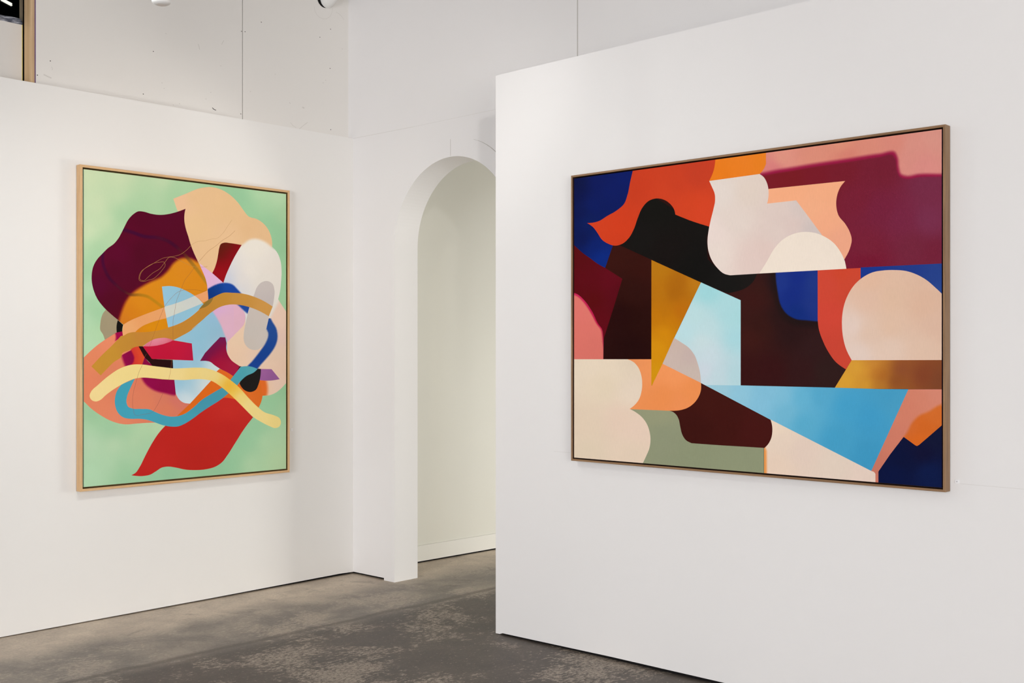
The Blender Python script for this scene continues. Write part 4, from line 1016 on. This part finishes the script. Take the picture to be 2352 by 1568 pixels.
def painting(label, plane, a0, a1, z0, z1, depth, face, gap, recess, wood_mat, layers, base, gain, cmat, wrap):
    t = thing('painting', label, 'painting', plane.matrix(a0, z0, .004))
    fr = link('frame', frame_mesh(a1 - a0, z1 - z0, face, depth - .004, .004), [wood_mat, M_GAP_OAK if wood_mat is M_OAK else M_GAP], parent=t)
    ins = face + gap; off = depth - recess
    cv = paint_canvas('canvas', plane, a0 + ins, a1 - ins, z0 + ins, z1 - ins, off, off - .014, layers, base, gain, cmat, t, wrap=wrap)
    cv.matrix_local = Matrix.Translation((ins, -(off - .004), ins))
    return t


painting('tall abstract painting of overlapping ribbons on pale green ground in light oak frame', PL, 2.991 - 2.5641 + 0, 4.425 - 2.5641, .758, 2.6125, .050, .0150, .0095, .007, M_OAK, LEFT, left_base, GL, M_CANVAS_L, '#BFE0C8')
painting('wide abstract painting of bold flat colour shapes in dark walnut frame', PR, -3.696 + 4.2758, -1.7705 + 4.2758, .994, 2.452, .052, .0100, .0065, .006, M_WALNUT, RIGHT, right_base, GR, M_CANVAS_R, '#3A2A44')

# ================================================================== light
def area(name, loc, target, sx, sy, power, col=(1, 1, 1)):
    l = bpy.data.lights.new(name, 'AREA'); l.shape = 'RECTANGLE'; l.size = sx; l.size_y = sy; l.energy = power; l.color = col
    o = bpy.data.objects.new(name, l); COL.objects.link(o); o.location = loc
    o.rotation_euler = (Vector(target) - Vector(loc)).to_track_quat('-Z', 'Y').to_euler()
    return o
def spot(name, loc, target, power, angle, blend, radius, col=(1, .95, .88)):
    l = bpy.data.lights.new(name, 'SPOT'); l.energy = power; l.spot_size = math.radians(angle); l.spot_blend = blend; l.shadow_soft_size = radius; l.color = col
    o = bpy.data.objects.new(name, l); COL.objects.link(o); o.location = loc
    o.rotation_euler = (Vector(target) - Vector(loc)).to_track_quat('-Z', 'Y').to_euler()
    return o

area('rear_fill_left', (-4.5, -5.6, 1.7), (-2, 6, 1.5), 5, 2.8, 600, (.94, .95, 1))  # unseen panel behind the camera, added as frontal fill
area('rear_fill_right', (3.2, -5.6, 1.7), (1, 6, 1.5), 4, 2.8, 350, (1, .98, .92))  # second added rear panel, balances the brightness of the walls
# gallery spots set by the frame shadows, with added fill spots among them
cR = PR.at(1.54, 1.7); cL = PL.at(1.14, 1.7)
spot('spot_right', (-1.85, 5.35, 3.35), Vector(cR) - Vector((0, 0, .5)), 28, 95, 1, .05, (1, .97, .92))
spot('fill_spot_far', (-2.2, 3.2, 3.5), PR.at(.3, 1.3), 66, 70, 1, .05, (.96, 1, .93))  # added fill for the right partition, not a known fixture
spot('spot_left', (-.85, 4.6, 3.45), Vector(cL) - Vector((0, 0, .3)), 66, 85, 1, .06, (1, .88, .76))
spot('fill_spot_left', (-1.4, 3.6, 3.45), PL.at(0, .5), 68, 80, 1, .06, (.85, .95, 1))  # added fill for the lower left partition, not a known fixture
# hallway lamp
area('hall_light', PA.at(3.2, .8, -4.2), PA.at(0, .4, -1.0), 1.5, 1.2, 112, (1, .985, .92))

spot('fill_spot_corner', (.3, 3.4, 3.3), (-1.0, 7.8, 2.8), 85, 42, 1, .06, (1, .98, .95))  # added to brighten the arch wall and upper corner
w = bpy.data.worlds.new('world'); SC.world = w; w.use_nodes = True
w.node_tree.nodes['Background'].inputs[0].default_value = (.8, .85, .9, 1); w.node_tree.nodes['Background'].inputs[1].default_value = .3

# ================================================================== camera
cam = bpy.data.cameras.new('camera'); co = bpy.data.objects.new('camera', cam); COL.objects.link(co)
cam.sensor_width = 36; cam.lens = 36 * FPX / 2352
cam.shift_y = (HY - 784) / 2352
co.location = (0, 0, H); co.rotation_euler = (math.pi / 2, 0, 0)
cam.clip_start = .05
SC.camera = co

vs_ = SC.view_settings
SC.display_settings.display_device = 'sRGB'
vs_.view_transform = 'Standard'; vs_.look = 'None'; vs_.exposure = 0.07; vs_.gamma = 1; vs_.use_curve_mapping = False
SC.cycles.use_denoising = True
SC.cycles.max_bounces = 6; SC.cycles.diffuse_bounces = 4; SC.cycles.glossy_bounces = 3
SC.cycles.use_adaptive_sampling = True; SC.cycles.adaptive_threshold = 0.09; SC.cycles.adaptive_min_samples = 16
SC.cycles.sample_clamp_indirect = 6
